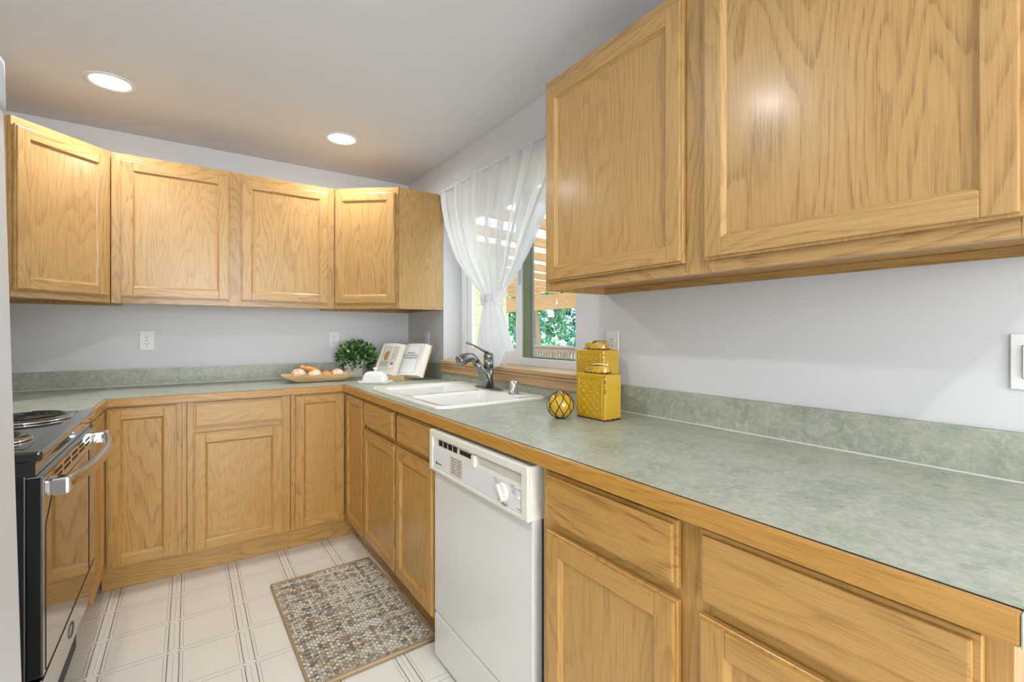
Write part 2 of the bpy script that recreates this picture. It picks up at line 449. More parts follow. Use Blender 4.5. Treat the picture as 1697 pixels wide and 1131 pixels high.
def off(p, q, d):
    v = (Vector(q)-Vector(p)).normalized(); return Vector((-v.y, v.x))*d
oL = off(pL, qL, .0185)
diag('oak corner wall cabinet set diagonally in the far left corner', pL, qL,
     [(pL[0]+oL.x, pL[1]+oL.y), (qL[0]+oL.x, qL[1]+oL.y), (-.334, YB-.002), (XL+.002, YB-.002), (XL+.002, 2.851)][::1], .007, .398)
pR, qR = (.7695, 3.143), (1.096, 2.868)
oR = off(pR, qR, .0185)
diag('oak corner wall cabinet set diagonally beside the sheer curtain', pR, qR,
     [(pR[0]+oR.x, pR[1]+oR.y), (qR[0]+oR.x, qR[1]+oR.y), (qR[0]+.002, qR[1]), (XR-.002, 2.868), (XR-.002, YB-.002), (.7705, YB-.002), (.7705, 3.16)], .012, .408)

# ---- base cabinets --------------------------------------------------------
FY = 2.854; FXR = .776; ZT = .8755; ZB = .118
TY = 2.905; TX = .827
def toe(parent, b): b.build('toe_kick', [BOAKH], parent)
# drawer base on the back wall
x0, x1 = -.010, .462
c = thing('base_cabinet', 'oak base cabinet with one wide drawer over one door, below the back counter', 'cabinet', (x0, FY, 0)); W = x1-x0
frame_parts(c, W, ZB, ZT, [(0, .045), (W-.045, W)], [(.045, W-.045, ZB, ZB+.035), (.045, W-.045, .70, .752), (.045, W-.045, ZT-.03, ZT)], BOAKV, BOAKH)
carcass(c, W, YB-FY-.004, ZB+.001, ZT-.001, BOAKV)
drawer(c, T(.027, 0, .742), .409, .126, BOAKV, BOAKH)
door(c, T(.026, 0, .122), .409, .594, BOAKV, BOAKH)
b = MB(); b.box((-.33, TY-FY, .001), (W-.001, TY-FY+.014, ZB-.001)); b.box((W, TY-FY, .001), (TX-x0+.014, TY-FY+.014, ZB-.001)); toe(c, b)
def lbase(label, poly, o, sp, rz=0):
    c = thing('corner_base_cabinet', label, 'cabinet', (o[0], o[1], 0), rz)
    Mi = T(o[0], o[1], 0, rz).inverted(); b = MB()
    b.prism([((Mi @ Vector((p[0], p[1], 0))).x, (Mi @ Vector((p[0], p[1], 0))).y) for p in poly], ZB+.001, ZT-.001); b.build('carcass', [BOAKV], c)
    return c
# right corner (two doors meeting in the inner corner)
xa, ya = .465, 2.500
c = lbase('oak corner base cabinet with two narrow doors meeting at right angles below the dish', [(xa, YB-.004), (xa, FY+.0185), (FXR+.0185, FY+.0185), (FXR+.0185, ya), (XR-.02, ya), (XR-.02, YB-.004)], (xa, FY), None)
frame_parts(c, 0, ZB, ZT, [(0, .036)], [(.036, .310, ZB, ZB+.03), (.036, .310, ZT-.03, ZT)], BOAKV, BOAKH, tk=.017)
b = MB(); b.box((0, 0, ZB), (.03, .017, ZT), .0008, 1, 0); b.box((-.32, .0004, ZB), (0, .017, ZB+.03), .0008, 1, 1); b.box((-.32, .0004, ZT-.03), (0, .017, ZT), .0008, 1, 1)
b.build('face_frame', [BOAKV, BOAKH], c, T(FXR-xa, ya+.03-FY, 0, R(-90)))
door(c, T(.487-xa, 0, .126), .752-.487, .742, BOAKV, BOAKH, st=.045)
door(c, T(FXR-xa, 2.832-FY, .126, R(-90)), .322, .742, BOAKV, BOAKH, st=.05)
# left corner
xb, yb_ = -.340, 2.44
c = lbase('oak corner base cabinet with one broad door beside the stove', [(-.030, YB-.004), (XL+.004, YB-.004), (XL+.004, yb_), (xb-.0185, yb_), (xb-.0185, FY+.0185), (-.030, FY+.0185)], (xb, FY), None)
frame_parts(c, 0, ZB, ZT, [(.280, .309), (.3095, .3285)], [(.002, .28, ZB, ZB+.03), (.002, .28, ZT-.03, ZT)], BOAKV, BOAKH, tk=.017)
b = MB(); b.box((0, 0, ZB), (.05, .017, ZT), .0008, 1, 0); b.box((.05, .0004, ZB), (FY-yb_, .017, ZB+.03), .0008, 1, 1); b.box((.05, .0004, ZT-.03), (FY-yb_, .017, ZT), .0008, 1, 1)
b.build('face_frame', [BOAKV, BOAKH], c, T(0, yb_-FY, 0, R(90)))
door(c, T(.022, 0, .126), .266, .742, BOAKV, BOAKH)
door(c, T(0, yb_+.06-FY, .126, R(90)), .325, .742, BOAKV, BOAKH)
b = MB(); b.box((0, .05, .001), (FY-yb_+.05, .064, ZB-.001)); b.build('toe_kick', [BOAKH], c, T(0, yb_-FY, 0, R(90)))
# sink base
yf, yn = 2.495, 1.628
c = thing('sink_base_cabinet', 'oak sink base cabinet with two doors and two false drawer fronts, left of the dishwasher', 'cabinet', (FXR, yf, 0), R(-90)); W = yf-yn
mid = yf-2.031
frame_parts(c, W, ZB, ZT, [(0, .035), (mid-.022, mid+.022), (W-.03, W)], [r for a, e in ((.035, mid-.022), (mid+.022, W-.03)) for r in ((a, e, ZB, ZB+.035), (a, e, .695, .75), (a, e, ZT-.03, ZT))], BOAKV, BOAKH)
carcass(c, W, XR-FXR-.022, ZB+.001, ZT-.001, BOAKV, top=False)
drawer(c, T(yf-2.487, 0, .735), 2.487-2.052, .130, BOAKV, BOAKH)
drawer(c, T(yf-2.010, 0, .735), 2.010-1.634, .130, BOAKV, BOAKH)
door(c, T(yf-2.487, 0, .138), 2.487-2.032, .576, BOAKV, BOAKH)
door(c, T(yf-2.018, 0, .138), 2.018-1.634, .576, BOAKV, BOAKH)
b = MB(); b.box((-.40, TX-FXR, .001), (W, TX-FXR+.014, ZB-.001)); toe(c, b)
# near base cabinet
yf, yn = .980, .116
c = thing('base_cabinet', 'oak base cabinet with two drawers over two doors, right of the dishwasher', 'cabinet', (FXR, yf, 0), R(-90)); W = yf-yn
frame_parts(c, W, ZB, ZT, [(0, .05), (yf-.575, yf-.49), (W-.05, W)], [r for a, e in ((.05, yf-.575), (yf-.49, W-.05)) for r in ((a, e, ZB, ZB+.035), (a, e, .695, .75), (a, e, ZT-.03, ZT))], BOAKV, BOAKH)
carcass(c, W, XR-FXR-.022, ZB+.001, ZT-.001, BOAKV)
drawer(c, T(yf-.950, 0, .735), .950-.554, .130, BOAKV, BOAKH)
drawer(c, T(yf-.509, 0, .735), .509-.140, .132, BOAKV, BOAKH)
door(c, T(yf-.950, 0, .122), .950-.554, .590, BOAKV, BOAKH)
door(c, T(yf-.509, 0, .122), .509-.140, .590, BOAKV, BOAKH)
b = MB(); b.box((0, TX-FXR, .001), (W-.001, TX-FXR+.014, ZB-.001)); toe(c, b)

# ---- countertop -----------------------------------------------------------
ct = thing('countertop', 'sage green mottled laminate countertop with oak edge running along three walls', 'countertop', (0, 0, 0))
CZ = .8765
SX0, SX1, SY0, SY1 = .835, 1.345, 1.715, 2.525        # sink cut-out
XFc, YFc, XLc = .760, 2.841, -.327
SBY = 2.425; NY = .107
b = MB()
for a, e in (((XL+.002, YFc, CZ), (XR-.002, YB-.002, CT)), ((XL+.002, SBY, CZ), (XLc, YFc, CT)),
             ((XFc, SY1, CZ), (XR-.002, YFc, CT)), ((XFc, NY, CZ), (XR-.002, SY0, CT)),
             ((XFc, SY0, CZ), (SX0, SY1, CT)), ((SX1, SY0, CZ), (XR-.002, SY1, CT))): b.box(a, e)
b.build('laminate_top', LAM, ct)
def strip(name, mat, o, rz, L, y0, y1, z0, z1, bev=.003, mit0=0, mit1=0):
    b = MB(); b.box((0, y0, z0), (L, y1, z1), bev, 2)
    for v in b.bm.verts:                                   # mitred ends
        k = (y1-v.co.y)
        if v.co.x < L/2: v.co.x += mit0*k
        else: v.co.x += mit1*k
    return b.build(name, mat, ct, T(o[0], o[1], 0, rz))
nt = .0165
ns = strip('oak_nosing', NOSE, (XFc-nt, YFc-nt+.0, 0), R(-90), YFc-nt-NY, 0, nt, CZ, CT-.0004, .003, 0, 0)
strip('oak_nosing', NOSE, (XLc, YFc-nt, 0), 0, XFc-nt-XLc, 0, nt, CZ, CT-.0004)
strip('oak_nosing', NOSE, (XLc+nt, SBY, 0), R(90), YFc-nt-SBY, 0, nt, CZ, CT-.0004)
strip('end_band', LAM, (XFc-nt, NY-.0016, 0), 0, XR-.003-XFc+nt, 0, .0012, CZ, CT, 0)
strip('edge_seam', SEAM, (XFc-.0011, YFc, 0), R(-90), YFc-NY, 0, .0011, CT-.002, CT+.0006, 0)
strip('edge_seam', SEAM, (XLc, YFc-.0011, 0), 0, XFc-XLc, 0, .0011, CT-.002, CT+.0004, 0)
# backsplash
bt, bh = .019, .1015
strip('backsplash', LAM, (XL+.003, YB-.002-bt, 0), 0, XR-XL-.006, 0, bt, CT+.0005, CT+bh, .002)
# right run of backsplash: full height away from the window, low under the sill
strip('backsplash', LAM, (XR-.002-bt, WY0-.072, 0), R(-90), WY0-.072-NY, 0, bt, CT+.0005, CT+bh, .002)
strip('backsplash', LAM, (XR-.002-bt, YB-.002-bt-.001, 0), R(-90), YB-.002-bt-.001-WY1, 0, bt, CT+.0005, CT+bh, .002)
strip('backsplash', LAM, (XR-.002-bt, WY1-.001, 0), R(-90), WY1-.001-WY0+.070, 0, bt, CT+.0005, .961, .001)
strip('caulk_bead', BEAD, (XL+.003, YB-.0055-bt, 0), 0, XR-XL-.03, 0, .0035, CT+.0003, CT+.004, .001)
strip('caulk_bead', BEAD, (XR-.0055-bt, 1.46, 0), R(-90), 1.46-NY, 0, .0035, CT+.0003, CT+.0042, .001)
strip('caulk_bead', BEAD, (XL+.003, YB-.0045-bt, 0), 0, XR-XL-.03, 0, .003, CT+bh-.002, CT+bh+.0012, .001)
strip('caulk_bead', BEAD, (XR-.0045-bt, WY0-.075, 0), R(-90), WY0-.075-NY, bt-.001, bt+.002, CT+bh+.0005, CT+bh+.0025, .0008)

# ---- sink -----------------------------------------------------------------
def sink():
    s = thing('kitchen_sink', 'white enamel double bowl drop-in sink below the window', 'sink', (1.09, 2.12, CT))
    def L(x0, y0, x1, y1, r, z): return [(p[0]-1.09, p[1]-2.12, z) for p in rrect(x0, y0, x1, y1, r, 6)]
    X0, X1, Y0, Y1 = .812, 1.372, 1.692, 2.550
    t = bmesh.new()
    def ring(pts): return [t.verts.new(p) for p in pts]
    def bridge(a, b):
        n = len(a)
        for i in range(n): t.faces.new((a[i], a[(i+1) % n], b[(i+1) % n], b[i]))
    r0 = ring(L(X0, Y0, X1, Y1, .045, .0008)); r1 = ring(L(X0+.001, Y0+.001, X1-.001, Y1-.001, .045, .007))
    r2 = ring(L(X0+.006, Y0+.006, X1-.006, Y1-.006, .042, .0125)); r3 = ring(L(X0+.014, Y0+.014, X1-.014, Y1-.014, .036, .0135)); r4 = ring(L(X0+.024, Y0+.024, X1-.024, Y1-.024, .03, .0095))
    for a, b in ((r0, r1), (r1, r2), (r2, r3), (r3, r4)): bridge(a, b)
    edges = [t.edges.get((r4[i], r4[(i+1) % len(r4)])) for i in range(len(r4))]
    for (a, b, c, d) in ((.850, 1.730, 1.255, 2.085), (.850, 2.122, 1.255, 2.476)):
        m = [ring(L(a, b, c, d, .05, .0095)), ring(L(a+.005, b+.005, c-.005, d-.005, .048, .006)), ring(L(a+.010, b+.010, c-.010, d-.010, .045, -.006)),
             ring(L(a+.02, b+.02, c-.02, d-.02, .045, -.13)), ring(L(a+.03, b+.03, c-.03, d-.03, .045, -.165)), ring(L(a+.06, b+.06, c-.06, d-.06, .03, -.18))]
        for p, q in zip(m, m[1:]): bridge(p, q)
        t.faces.new(m[-1])
        edges += [t.edges.get((m[0][i], m[0][(i+1) % len(m[0])])) for i in range(len(m[0]))]
    bmesh.ops.triangle_fill(t, edges=edges, use_beauty=True)
    bmesh.ops.recalc_face_normals(t, faces=t.faces)
    # make sure the deck faces up
    up = [f for f in t.faces if abs(f.normal.z) > .9 and f.calc_center_median().z > .009]
    if sum(f.normal.z for f in up) < 0: bmesh.ops.reverse_faces(t, faces=t.faces)
    m = MB(); m._merge(t, 0, True); o = m.build('basin', ENAMEL, s); smooth_by_angle(o, 40)
    for yy in (1.907, 2.299):
        d = MB(); d.lathe([(0, -.1765), (.03, -.1765), (.043, -.1775), (.045, -.1795)], 24, M=T(1.05-1.09, yy-2.12, 0)); d.build('drain', STEEL, s)
sink()

# ---- faucet ---------------------------------------------------------------
def faucet():
    f = thing('faucet', 'brushed nickel pull-out kitchen faucet with one lever, standing on the sink', 'faucet', (1.312, 2.13, CT+.0095))
    b = MB(); b.prism([(math.cos(a)*.029, math.sin(a)*.135 if abs(math.sin(a)) < .99 else math.sin(a)*.135) for a in [2*PI*i/40 for i in range(40)]], 0.0005, .008, .002); o = b.build('base_plate', STEEL, f); smooth_by_angle(o)
    b = MB()
    b.lathe([(.0, .0081), (.029, .0081), (.027, .016), (.0245, .06), (.0245, .112)], 28); b.build('body', STEEL, f)
    b = MB(); b.lathe([(.0235, .1125), (.026, .114), (.026, .152), (.0235, .1535), (.0235, .157), (.026, .1585), (.026, .178), (.021, .190), (0, .193)], 28); b.build('valve', STEEL, f)
    # spout: leans forward from the body and bends into the spray head
    pts, rr = [], []
    ctrl = [(-.004, .012, .028), (-.018, .05, .026), (-.038, .09, .0235), (-.060, .122, .0215), (-.075, .142, .020)]
    b = MB(); b.tube([(x, 0, z) for x, z, r in ctrl], [r for x, z, r in ctrl], 20); b.build('spout', STEEL, f)
    b = MB(); c2 = [(-.0762, .1435, .0200), (-.087, .158, .0205), (-.103, .170, .0225), (-.124, .171, .0255), (-.148, .163, .0285), (-.172, .153, .0300), (-.179, .150, .0275)]
    b.tube([(x, 0, z) for x, z, r in c2], [r for x, z, r in c2], 20); h = b.build('spray_head', STEEL, f)
    b = MB(); b.ball((-.118, 0, .150), (.012, .011, .006), 10); b.build('spray_button', BLACKM, h)
    b = MB(); lv = [(-.008, .192, .011), (-.035, .204, .0085), (-.065, .220, .007), (-.10, .236, .007), (-.128, .246, .0085), (-.134, .247, .007)]
    b.tube([(x, 0, z) for x, z, r in lv], [r for x, z, r in lv], 12, flat=(1.25, .7)); b.build('lever', STEEL, f)
faucet()
ag = thing('air_gap_cap', 'small chrome dishwasher air gap cap right of the faucet', 'sink fitting', (1.303, 1.880, CT+.0096))
b = MB(); b.lathe([(0, .0005), (.0255, .0005), (.0255, .004), (.021, .006), (.0205, .05), (.018, .058), (.012, .062), (0, .063)], 24); b.build('cap', CHROME, ag)
b = MB(); b.lathe([(.0262, 0.0002), (.028, .0004), (.028, .0022), (.0262, .0026)], 24); b.build('flange', STEEL, ag)

# ---- dishwasher -----------------------------------------------------------
def text(name, body, size, mat, parent, M, ext=.0002, align='CENTER', sp=1.0):
    cu = bpy.data.curves.new(name, 'FONT'); cu.body = body; cu.size = size; cu.extrude = ext; cu.align_x = align; cu.align_y = 'CENTER'; cu.space_line = sp
    o = bpy.data.objects.new('tmp_text', cu); COL.objects.link(o)
    dg = bpy.context.evaluated_depsgraph_get(); me = bpy.data.meshes.new_from_object(o.evaluated_get(dg))
    bpy.data.objects.remove(o); me.materials.clear(); me.materials.append(mat)
    q = bpy.data.objects.new(name, me); COL.objects.link(q); q.parent = parent; q.matrix_local = M
    return q
def dishwasher():
    # local x along the front (left to right), front towards -y
    d = thing('dishwasher', 'white built-in dishwasher with dial under the counter', 'dishwasher', (.757, 1.617, 0), R(-90)); W = .617
    b = MB(); b.box((.006, .034, .01), (W-.006, .60, .866)); b.build('tub', GREYM, d)
    b = MB(); b.box((.004, 0, .185), (W-.004, .0335, .714), .004, 2); b.build('door_panel', DOORW, d)
    b = MB(); b.box((.002, .004, .012), (W-.002, .03, .178), .003); b.box((.004, .0005, .020), (W-.004, .0045, .172), .002); b.build('kick_panel', DOORW, d)
    # console: bevelled shell with a recessed strip for the handle and vents
    y0 = -.020
    b = MB()
    b.box((0, y0+.010, .7155), (W, .06, .864), .003)
    b.box((0, y0, .838), (W, y0+.0105, .864), .006, 3)
    b.box((0, y0, .7155), (W, y0+.0105, .7275), .004, 3)
    b.box((0, y0, .722), (.026, y0+.0105, .845), .004, 3)
    b.box((W-.030, y0, .722), (W, y0+.0105, .845), .004, 3)
    b.box((.024, y0+.0045, .7265), (W-.028, y0+.0101, .805), .001)
    cs = b.build('console', CREAM, d)
    b = MB(); b.prism(rrect(.030, .730, W-.034, .800, .008), 0, .0012)
    for v in b.bm.verts: a, e, c = v.co; v.co = Vector((a, y0+.0044-c, e))
    bmesh.ops.recalc_face_normals(b.bm, faces=b.bm.faces)
    cp = b; yf = y0+.0031
    b = MB()
    for i in range(4): b.box((.062+i*.037, y0+.009, .812), (.092+i*.037, y0+.0102, .832))
    b.box((.222, y0+.009, .814), (.322, y0+.0102, .829))
    b.build('vent_slot', DARK, cs)
    b = MB(); b.box((.316, y0-.002, .796), (.338, y0+.0099, .833), .003); b.build('latch', CREAM, cs)
    b = MB(); b.box((.345, y0+.009, .810), (W-.036, y0+.0102, .833), .0004); b.build('handle_recess', plain('recess_shade', '#d2cdbf', .5), cs)
    k = MB(); Mk = T(.497, yf, .7655) @ Matrix.Rotation(R(90), 4, 'X')
    k.lathe([(0, 0), (.028, .0003), (.0275, .006), (.024, .010), (0, .0105)], 32, M=Mk)
    kn = k.build('dial', CREAM, cs)
    k = MB(); k.box((-.024, -.006, .010), (.024, .006, .0175), .003, 2, M=Mk @ Matrix.Rotation(R(128), 4, 'Z')); k.build('dial_grip', CREAM, kn)
    b = MB(); b.box((.566, yf-.0008, .743), (.582, yf+.0001, .786), .0003); b.build('switch_plate', WHITE, cs)
    b = MB(); b.box((.568, yf-.006, .768), (.580, yf-.0009, .775), .001); b.build('rocker', CREAM, cs)
    b = MB(); b.box((.166, yf-.0005, .736), (.252, yf+.0001, .799)); lb = b.build('paper_label', plain('tan_label', '#d6cbbb', .6), cs)
    b = MB(); random.seed(5)
    for r in range(6):
        z = .792-r*.0095
        for q in (0, 1): b.box((.174+q*.040, yf-.0009, z-.0013), (.174+q*.040+random.uniform(.022, .032), yf-.0004, z+.0013), mi=0)
    b.build('label_print', INKL, lb)
    b = MB()
    for (ax, az, ln) in ((.445, .795, .014), (.447, .789, .016), (.530, .796, .024), (.534, .790, .026), (.537, .783, .02), (.538, .777, .02), (.465, .7355, .01), (.487, .7325, .03), (.490, .729, .02), (.566, .791, .018), (.566, .738, .018), (.452, .7825, .008)):
        cp.box((ax, yf-.0004, az-.0009), (ax+ln, yf+.0001, az+.0009), mi=1)
    cp.build('control_panel', [PANELW, INKL], cs)
    b = MB(); b.box((.052, yf-.0005, .7435), (.0575, yf, .7545)); b.build('logo_mark', INK, cs)
    text('logo_print', 'Kenmore', .0105, INK, cs, T(.0785, yf-.0002, .749) @ Matrix.Rotation(R(90), 4, 'X'))
dishwasher()

# ---- stove ----------------------------------------------------------------
def stove():
    # local x -> +Y (left to right seen from the room), local y -> -X (into the body)
    s = thing('electric_stove', 'black electric coil stove with mirrored oven door on the left wall', 'stove', (-.300, 1.615, 0), R(90)); W = .787; D = XL+.300
    D = -D
    b = MB(); b.box((.004, .030, .25), (W-.004, D-.01, .868), .004); b.build('body', BLACK, s)
    b = MB(); b.box((0, 0, .902), (W, D-.006, .928), .009, 3); b.box((.008, .014, .866), (W-.008, D-.012, .903)); o = b.build('cooktop', COOKTOP, s)
    b = MB(); b.box((.045, .040, .9281), (W-.045, .042, .9288)); b.box((.045, .041, .9281), (.0465, D-.1, .9288)); b.box((W-.0465, .041, .9281), (W-.045, D-.1, .9288)); b.build('cooktop_rim', BLACK, o)
    for i, (x, y, r) in enumerate(((.20, .15, .072), (.60, .155, .098), (.20, .42, .098), (.60, .42, .072))):
        p = MB(); p.lathe([(.02, .9292), (r+.008, .9292), (r+.016, .9335), (r+.021, .9345), (r+.022, .9285)], 40, M=T(x, y, 0)); pan = p.build('drip_pan', CHROME, s)
        c = MB(); n = 220; turns = 4.0 if r > .08 else 3.2
        pts = [(x + (r*(.2+.8*k/n))*math.cos(2*PI*turns*k/n), y + (r*(.2+.8*k/n))*math.sin(2*PI*turns*k/n), .9420) for k in range(n+1)]
        c.tube(pts, .0052, 8, flat=(1, .8)); c.build('coil', plain('coil_dark', '#2a2826', .35, .6), pan)
    # upstand with the control knobs against the wall
    b = MB(); b.box((0, D-.07, .9285), (W, D-.008, 1.08), .008, 3); bp = b.build('backguard', BLACK, s)
    for x in (.08, .17, .62, .71):
        k = MB(); k.lathe([(0, 0), (.022, 0), (.02, .018), (0, .02)], 20, M=T(x, D-.0702, 1.02) @ Matrix.Rotation(R(90), 4, 'X')); k.build('knob', BLACKM, bp)
    # oven door
    b = MB(); b.box((.004, .001, .365), (W-.004, .0295, .862), .003); b.box((.006, -.0008, .367), (W-.006, .0012, .860), .0006, mi=1); dr = b.build('oven_door', [BLACK, MIRROR], s)
    b = MB(); b.box((.004, .0002, .8615), (W-.004, .0295, .8645), .0008); b.build('trim', SSTEEL, dr)
    b = MB(); lo = [(.645, .370), (.645, .800), (.10, .800), (.028, .735), (.028, .370)]
    b.tube([(p[0], -.0009, p[1]) for p in lo], .0015, 6); b.build('window_outline', plain('outline_brown', '#3a2013', .4), dr)
    b = MB()
    for i in range(5):
        for j in range(2): b.box((.13+i*.112, -.0012, .822+j*.016), (.215+i*.112, .0002, .831+j*.016), .0004)
    b.build('vent_slot', BLACKM, dr)
    # bow handle
    hp = []
    for k in range(25):
        u = k/24; x = .045+(W-.09)*u; y = -.030-.042*math.sin(PI*u)**.8; hp.append((x, y, .826+.004*math.sin(PI*u)))
    b = MB(); b.tube(hp, [.0165]*25, 16, flat=(.75, 1.15)); h = b.build('handle', SSTEEL, dr)
    for x in (.03, W-.075):
        b = MB(); b.box((x, -.046, .806), (x+.045, .0005, .848), .008, 3); b.build('handle_mount', CHROME, h)
    b = MB(); b.box((.004, .001, .256), (W-.004, .0295, .358), .003); b.box((.006, -.0008, .258), (W-.006, .0012, .356), .0006, mi=1); dw = b.build('storage_drawer', [BLACK, MIRROR], s)
    b = MB(); b.tube([(.335+.034*math.cos(2*PI*i/32), -.0012, .310+.019*math.sin(2*PI*i/32)) for i in range(32)], .0022, 6, closed=True); b.build('oval_badge', plain('badge_grey', '#6d6a66', .3, .6), dw)
    b = MB(); b.box((.012, .052, .035), (W-.012, D-.03, .2495), .003); b.build('base', BLACKM, s)
    for x in (.04, W-.07):
        for y in (.14, D-.09):
            b = MB(); b.lathe([(0, 0.0005), (.018, .0005), (.018, .034), (0, .034)], 12, M=T(x+.015, y, 0)); b.build('foot', BLACKM, s)
stove()

# ---- refrigerator ---------------------------------------------------------
def fridge():
    f = thing('refrigerator', 'tall white refrigerator at the left edge of the photo', 'refrigerator', (-.2405, .42, 0.012))
    f.rotation_euler = (0, R(-1.27), 0)
    W = .81
    b = MB(); b.box((-.625, .0, .0), (-.062, W, 1.675), .006); b.build('body', FRIDGE, f)
    b = MB(); b.box((-.060, .0, .045), (-.001, .395, 1.690), .014, 4); zd = b.build('freezer_door', FRIDGE, f)
    b = MB(); b.box((-.060, .402, .045), (-.001, W, 1.690), .014, 4); fd = b.build('fridge_door', FRIDGE, f)
    b = MB(); b.box((-.05, W-.10, 1.600), (.0025, W+.005, 1.712), .020, 4); b.build('hinge_cover', FGREY, fd)
    for p, y in ((zd, .365), (fd, .432)):
        b = MB(); b.tube([(0, y, .70), (.035, y, .72), (.035, y, 1.38), (0, y, 1.40)], .011, 10); b.build('handle', FRIDGE, p)
    b = MB(); b.box((-.058, .01, .005), (-.02, W-.01, .040), .002); b.build('toe_grille', FGREY, f)
fridge()

# ---- outlets and switch ---------------------------------------------------
def outlet(label, M, gangs=1, kind='outlet'):
    o = thing('wall_outlet' if kind == 'outlet' else 'light_switch', label, 'outlet' if kind == 'outlet' else 'switch'); o.matrix_world = M
    W, H = .070+.046*(gangs-1), .115
    b = MB(); b.box((-W/2, -.006, -H/2), (W/2, -.0008, H/2), .003, 3); pl = b.build('plate', WHITE, o)
    for g_ in range(gangs):
        cx = (g_-(gangs-1)/2)*.046
        if kind == 'outlet':
            for cz in (.0205, -.0205):
                b = MB(); b.prism([(cx+.0165*math.cos(2*PI*i/24), cz+max(-.0125, min(.0125, .0165*math.sin(2*PI*i/24)))) for i in range(24)], 0, .002)
                for v in b.bm.verts: a, e, c = v.co; v.co = Vector((a, -.006-c, e))
                bmesh.ops.recalc_face_normals(b.bm, faces=b.bm.faces)
                rc = b.build('receptacle', WHITE, o)
                b = MB(); b.box((cx-.0075, -.0083, cz-.001), (cx-.0055, -.0079, cz+.007)); b.box((cx+.0055, -.0083, cz-.001), (cx+.0075, -.0079, cz+.0065))
                b.lathe([(0, 0), (.0024, 0), (.0024, .0004), (0, .0004)], 10, M=T(cx, -.0079, cz-.0065) @ Matrix.Rotation(R(90), 4, 'X')); b.build('slot', SOCKET, rc)
            b = MB(); b.lathe([(0, 0), (.003, 0), (.0025, .001), (0, .0012)], 10, M=T(cx, -.006, 0) @ Matrix.Rotation(R(90), 4, 'X')); b.build('screw', STEEL, o)
        else:
            b = MB(); b.box((cx-.0172, -.0067, -.0340), (cx+.0172, -.0058, .0340), 0); b.build('rocker_gap', SOCKET, o)
            b = MB(); b.box((cx-.0164, -.0105, -.0330), (cx+.0164, -.0066, .0330), .0015); b.build('rocker', WHITE, o)
outlet('white duplex outlet on the back wall near the stove end', T(-.206, YB, 1.176))
outlet('white duplex outlet on the back wall just left of the potted plant', T(.852, YB, 1.171))
outlet('white outlet on the right wall edge-on behind the open cookbook', T(XR, 3.13, 1.172, R(-90)))
outlet('white duplex outlet on the right wall behind the yellow canisters', T(XR, 1.335, 1.170, R(-90)))
outlet('white wide rocker switch plate on the wall at the right edge of the photo', T(XR, .160, 1.161, R(-90)), 2, 'switch')

# ---- recessed ceiling lights ---------------------------------------------
EM = NT('lamp_lens'); EM.b.inputs['Emission Color'].default_value = (1, .97, .93, 1); EM.b.inputs['Emission Strength'].default_value = 16.0
EM.set(Base_Color=(1, 1, 1, 1))
def can(x, y, label, group=None, watt=CAN_W):
    l = thing('recessed_ceiling_light', label, 'ceiling light', (x, y, CEIL), 0, group)
    b = MB(); b.lathe([(.074, -.0005), (.099, -.0005), (.099, -.003), (.092, -.0055), (.078, -.005), (.074, -.002)], 48); b.build('trim_ring', WHITE, l)
    b = MB(); b.lathe([(0, -.0022), (.0738, -.0022), (.0738, -.0008), (0, -.0008)], 48); b.build('lens', EM.m, l)
    d = bpy.data.lights.new('downlight', 'AREA'); d.shape = 'DISK'; d.size = .09; d.energy = watt; d.color = (.96, .985, 1.0); d.spread = R(168)
    o = bpy.data.objects.new('downlight', d); COL.objects.link(o); o.parent = l; o.location = (0, 0, -.008)
can(-.300, 2.825, 'round recessed ceiling light above the stove corner, left of the two', None, 5.6)
can(.745, 2.870, 'round recessed ceiling light near the window, right of the two', None, 5.6)
can(-.22, 1.20, 'round recessed ceiling light overhead near the refrigerator', None, 8.5)
can(.40, -.60, 'round recessed ceiling light behind the camera', None, 8.5)

# ------------------------------------------------------------------ curtain and rod
def lerp(a, b, t): return a+(b-a)*t
def poly(pts, t):
    n = len(pts)-1; f = min(max(t, 0), 1)*n; i = min(int(f), n-1); u = f-i
    p0 = pts[max(i-1, 0)]; p1 = pts[i]; p2 = pts[i+1]; p3 = pts[min(i+2, n)]
    return tuple(.5*(2*b+(c-a)*u+(2*a-5*b+4*c-d)*u*u+(3*b-a-3*c+d)*u**3) for a, b, c, d in zip(p0, p1, p2, p3))
rod = thing('curtain_rod', 'slim white curtain rod above the window', 'curtain rod', (XR, 2.2, 2.150))
b = MB(); b.tube([(-.038, .655, 0), (-.038, -.72, 0)], .0055, 10); b.build('rod', WHITE, rod)
b = MB()
for y in (.640, -.70): b.box((-.037, y-.006, -.014), (-.0008, y+.006, .014), .002)
b.build('bracket', WHITE, rod)
def sheer(name, lo, hi, col='#f7f8fb', trl=.45):
    a = NT(name); a.t.nodes.remove(a.b)
    df = a.n('ShaderNodeBsdfDiffuse'); df.inputs[0].default_value = lin(col)
    tl = a.n('ShaderNodeBsdfTranslucent'); tl.inputs[0].default_value = lin(col)
    m1 = a.n('ShaderNodeMixShader'); m1.inputs[0].default_value = trl; a.l(df.outputs[0], m1.inputs[1]); a.l(tl.outputs[0], m1.inputs[2])
    tp = a.n('ShaderNodeBsdfTransparent')
    lw = a.n('ShaderNodeLayerWeight'); lw.inputs['Blend'].default_value = .5
    mr = a.n('ShaderNodeMapRange'); a.l(lw.outputs['Facing'], mr.inputs[0]); mr.inputs[3].default_value = lo; mr.inputs[4].default_value = hi
    ms = a.n('ShaderNodeMixShader'); a.l(mr.outputs[0], ms.inputs[0]); a.l(tp.outputs[0], ms.inputs[1]); a.l(m1.outputs[0], ms.inputs[2])
    a.l(ms.outputs[0], a.out.inputs[0]); return a.m
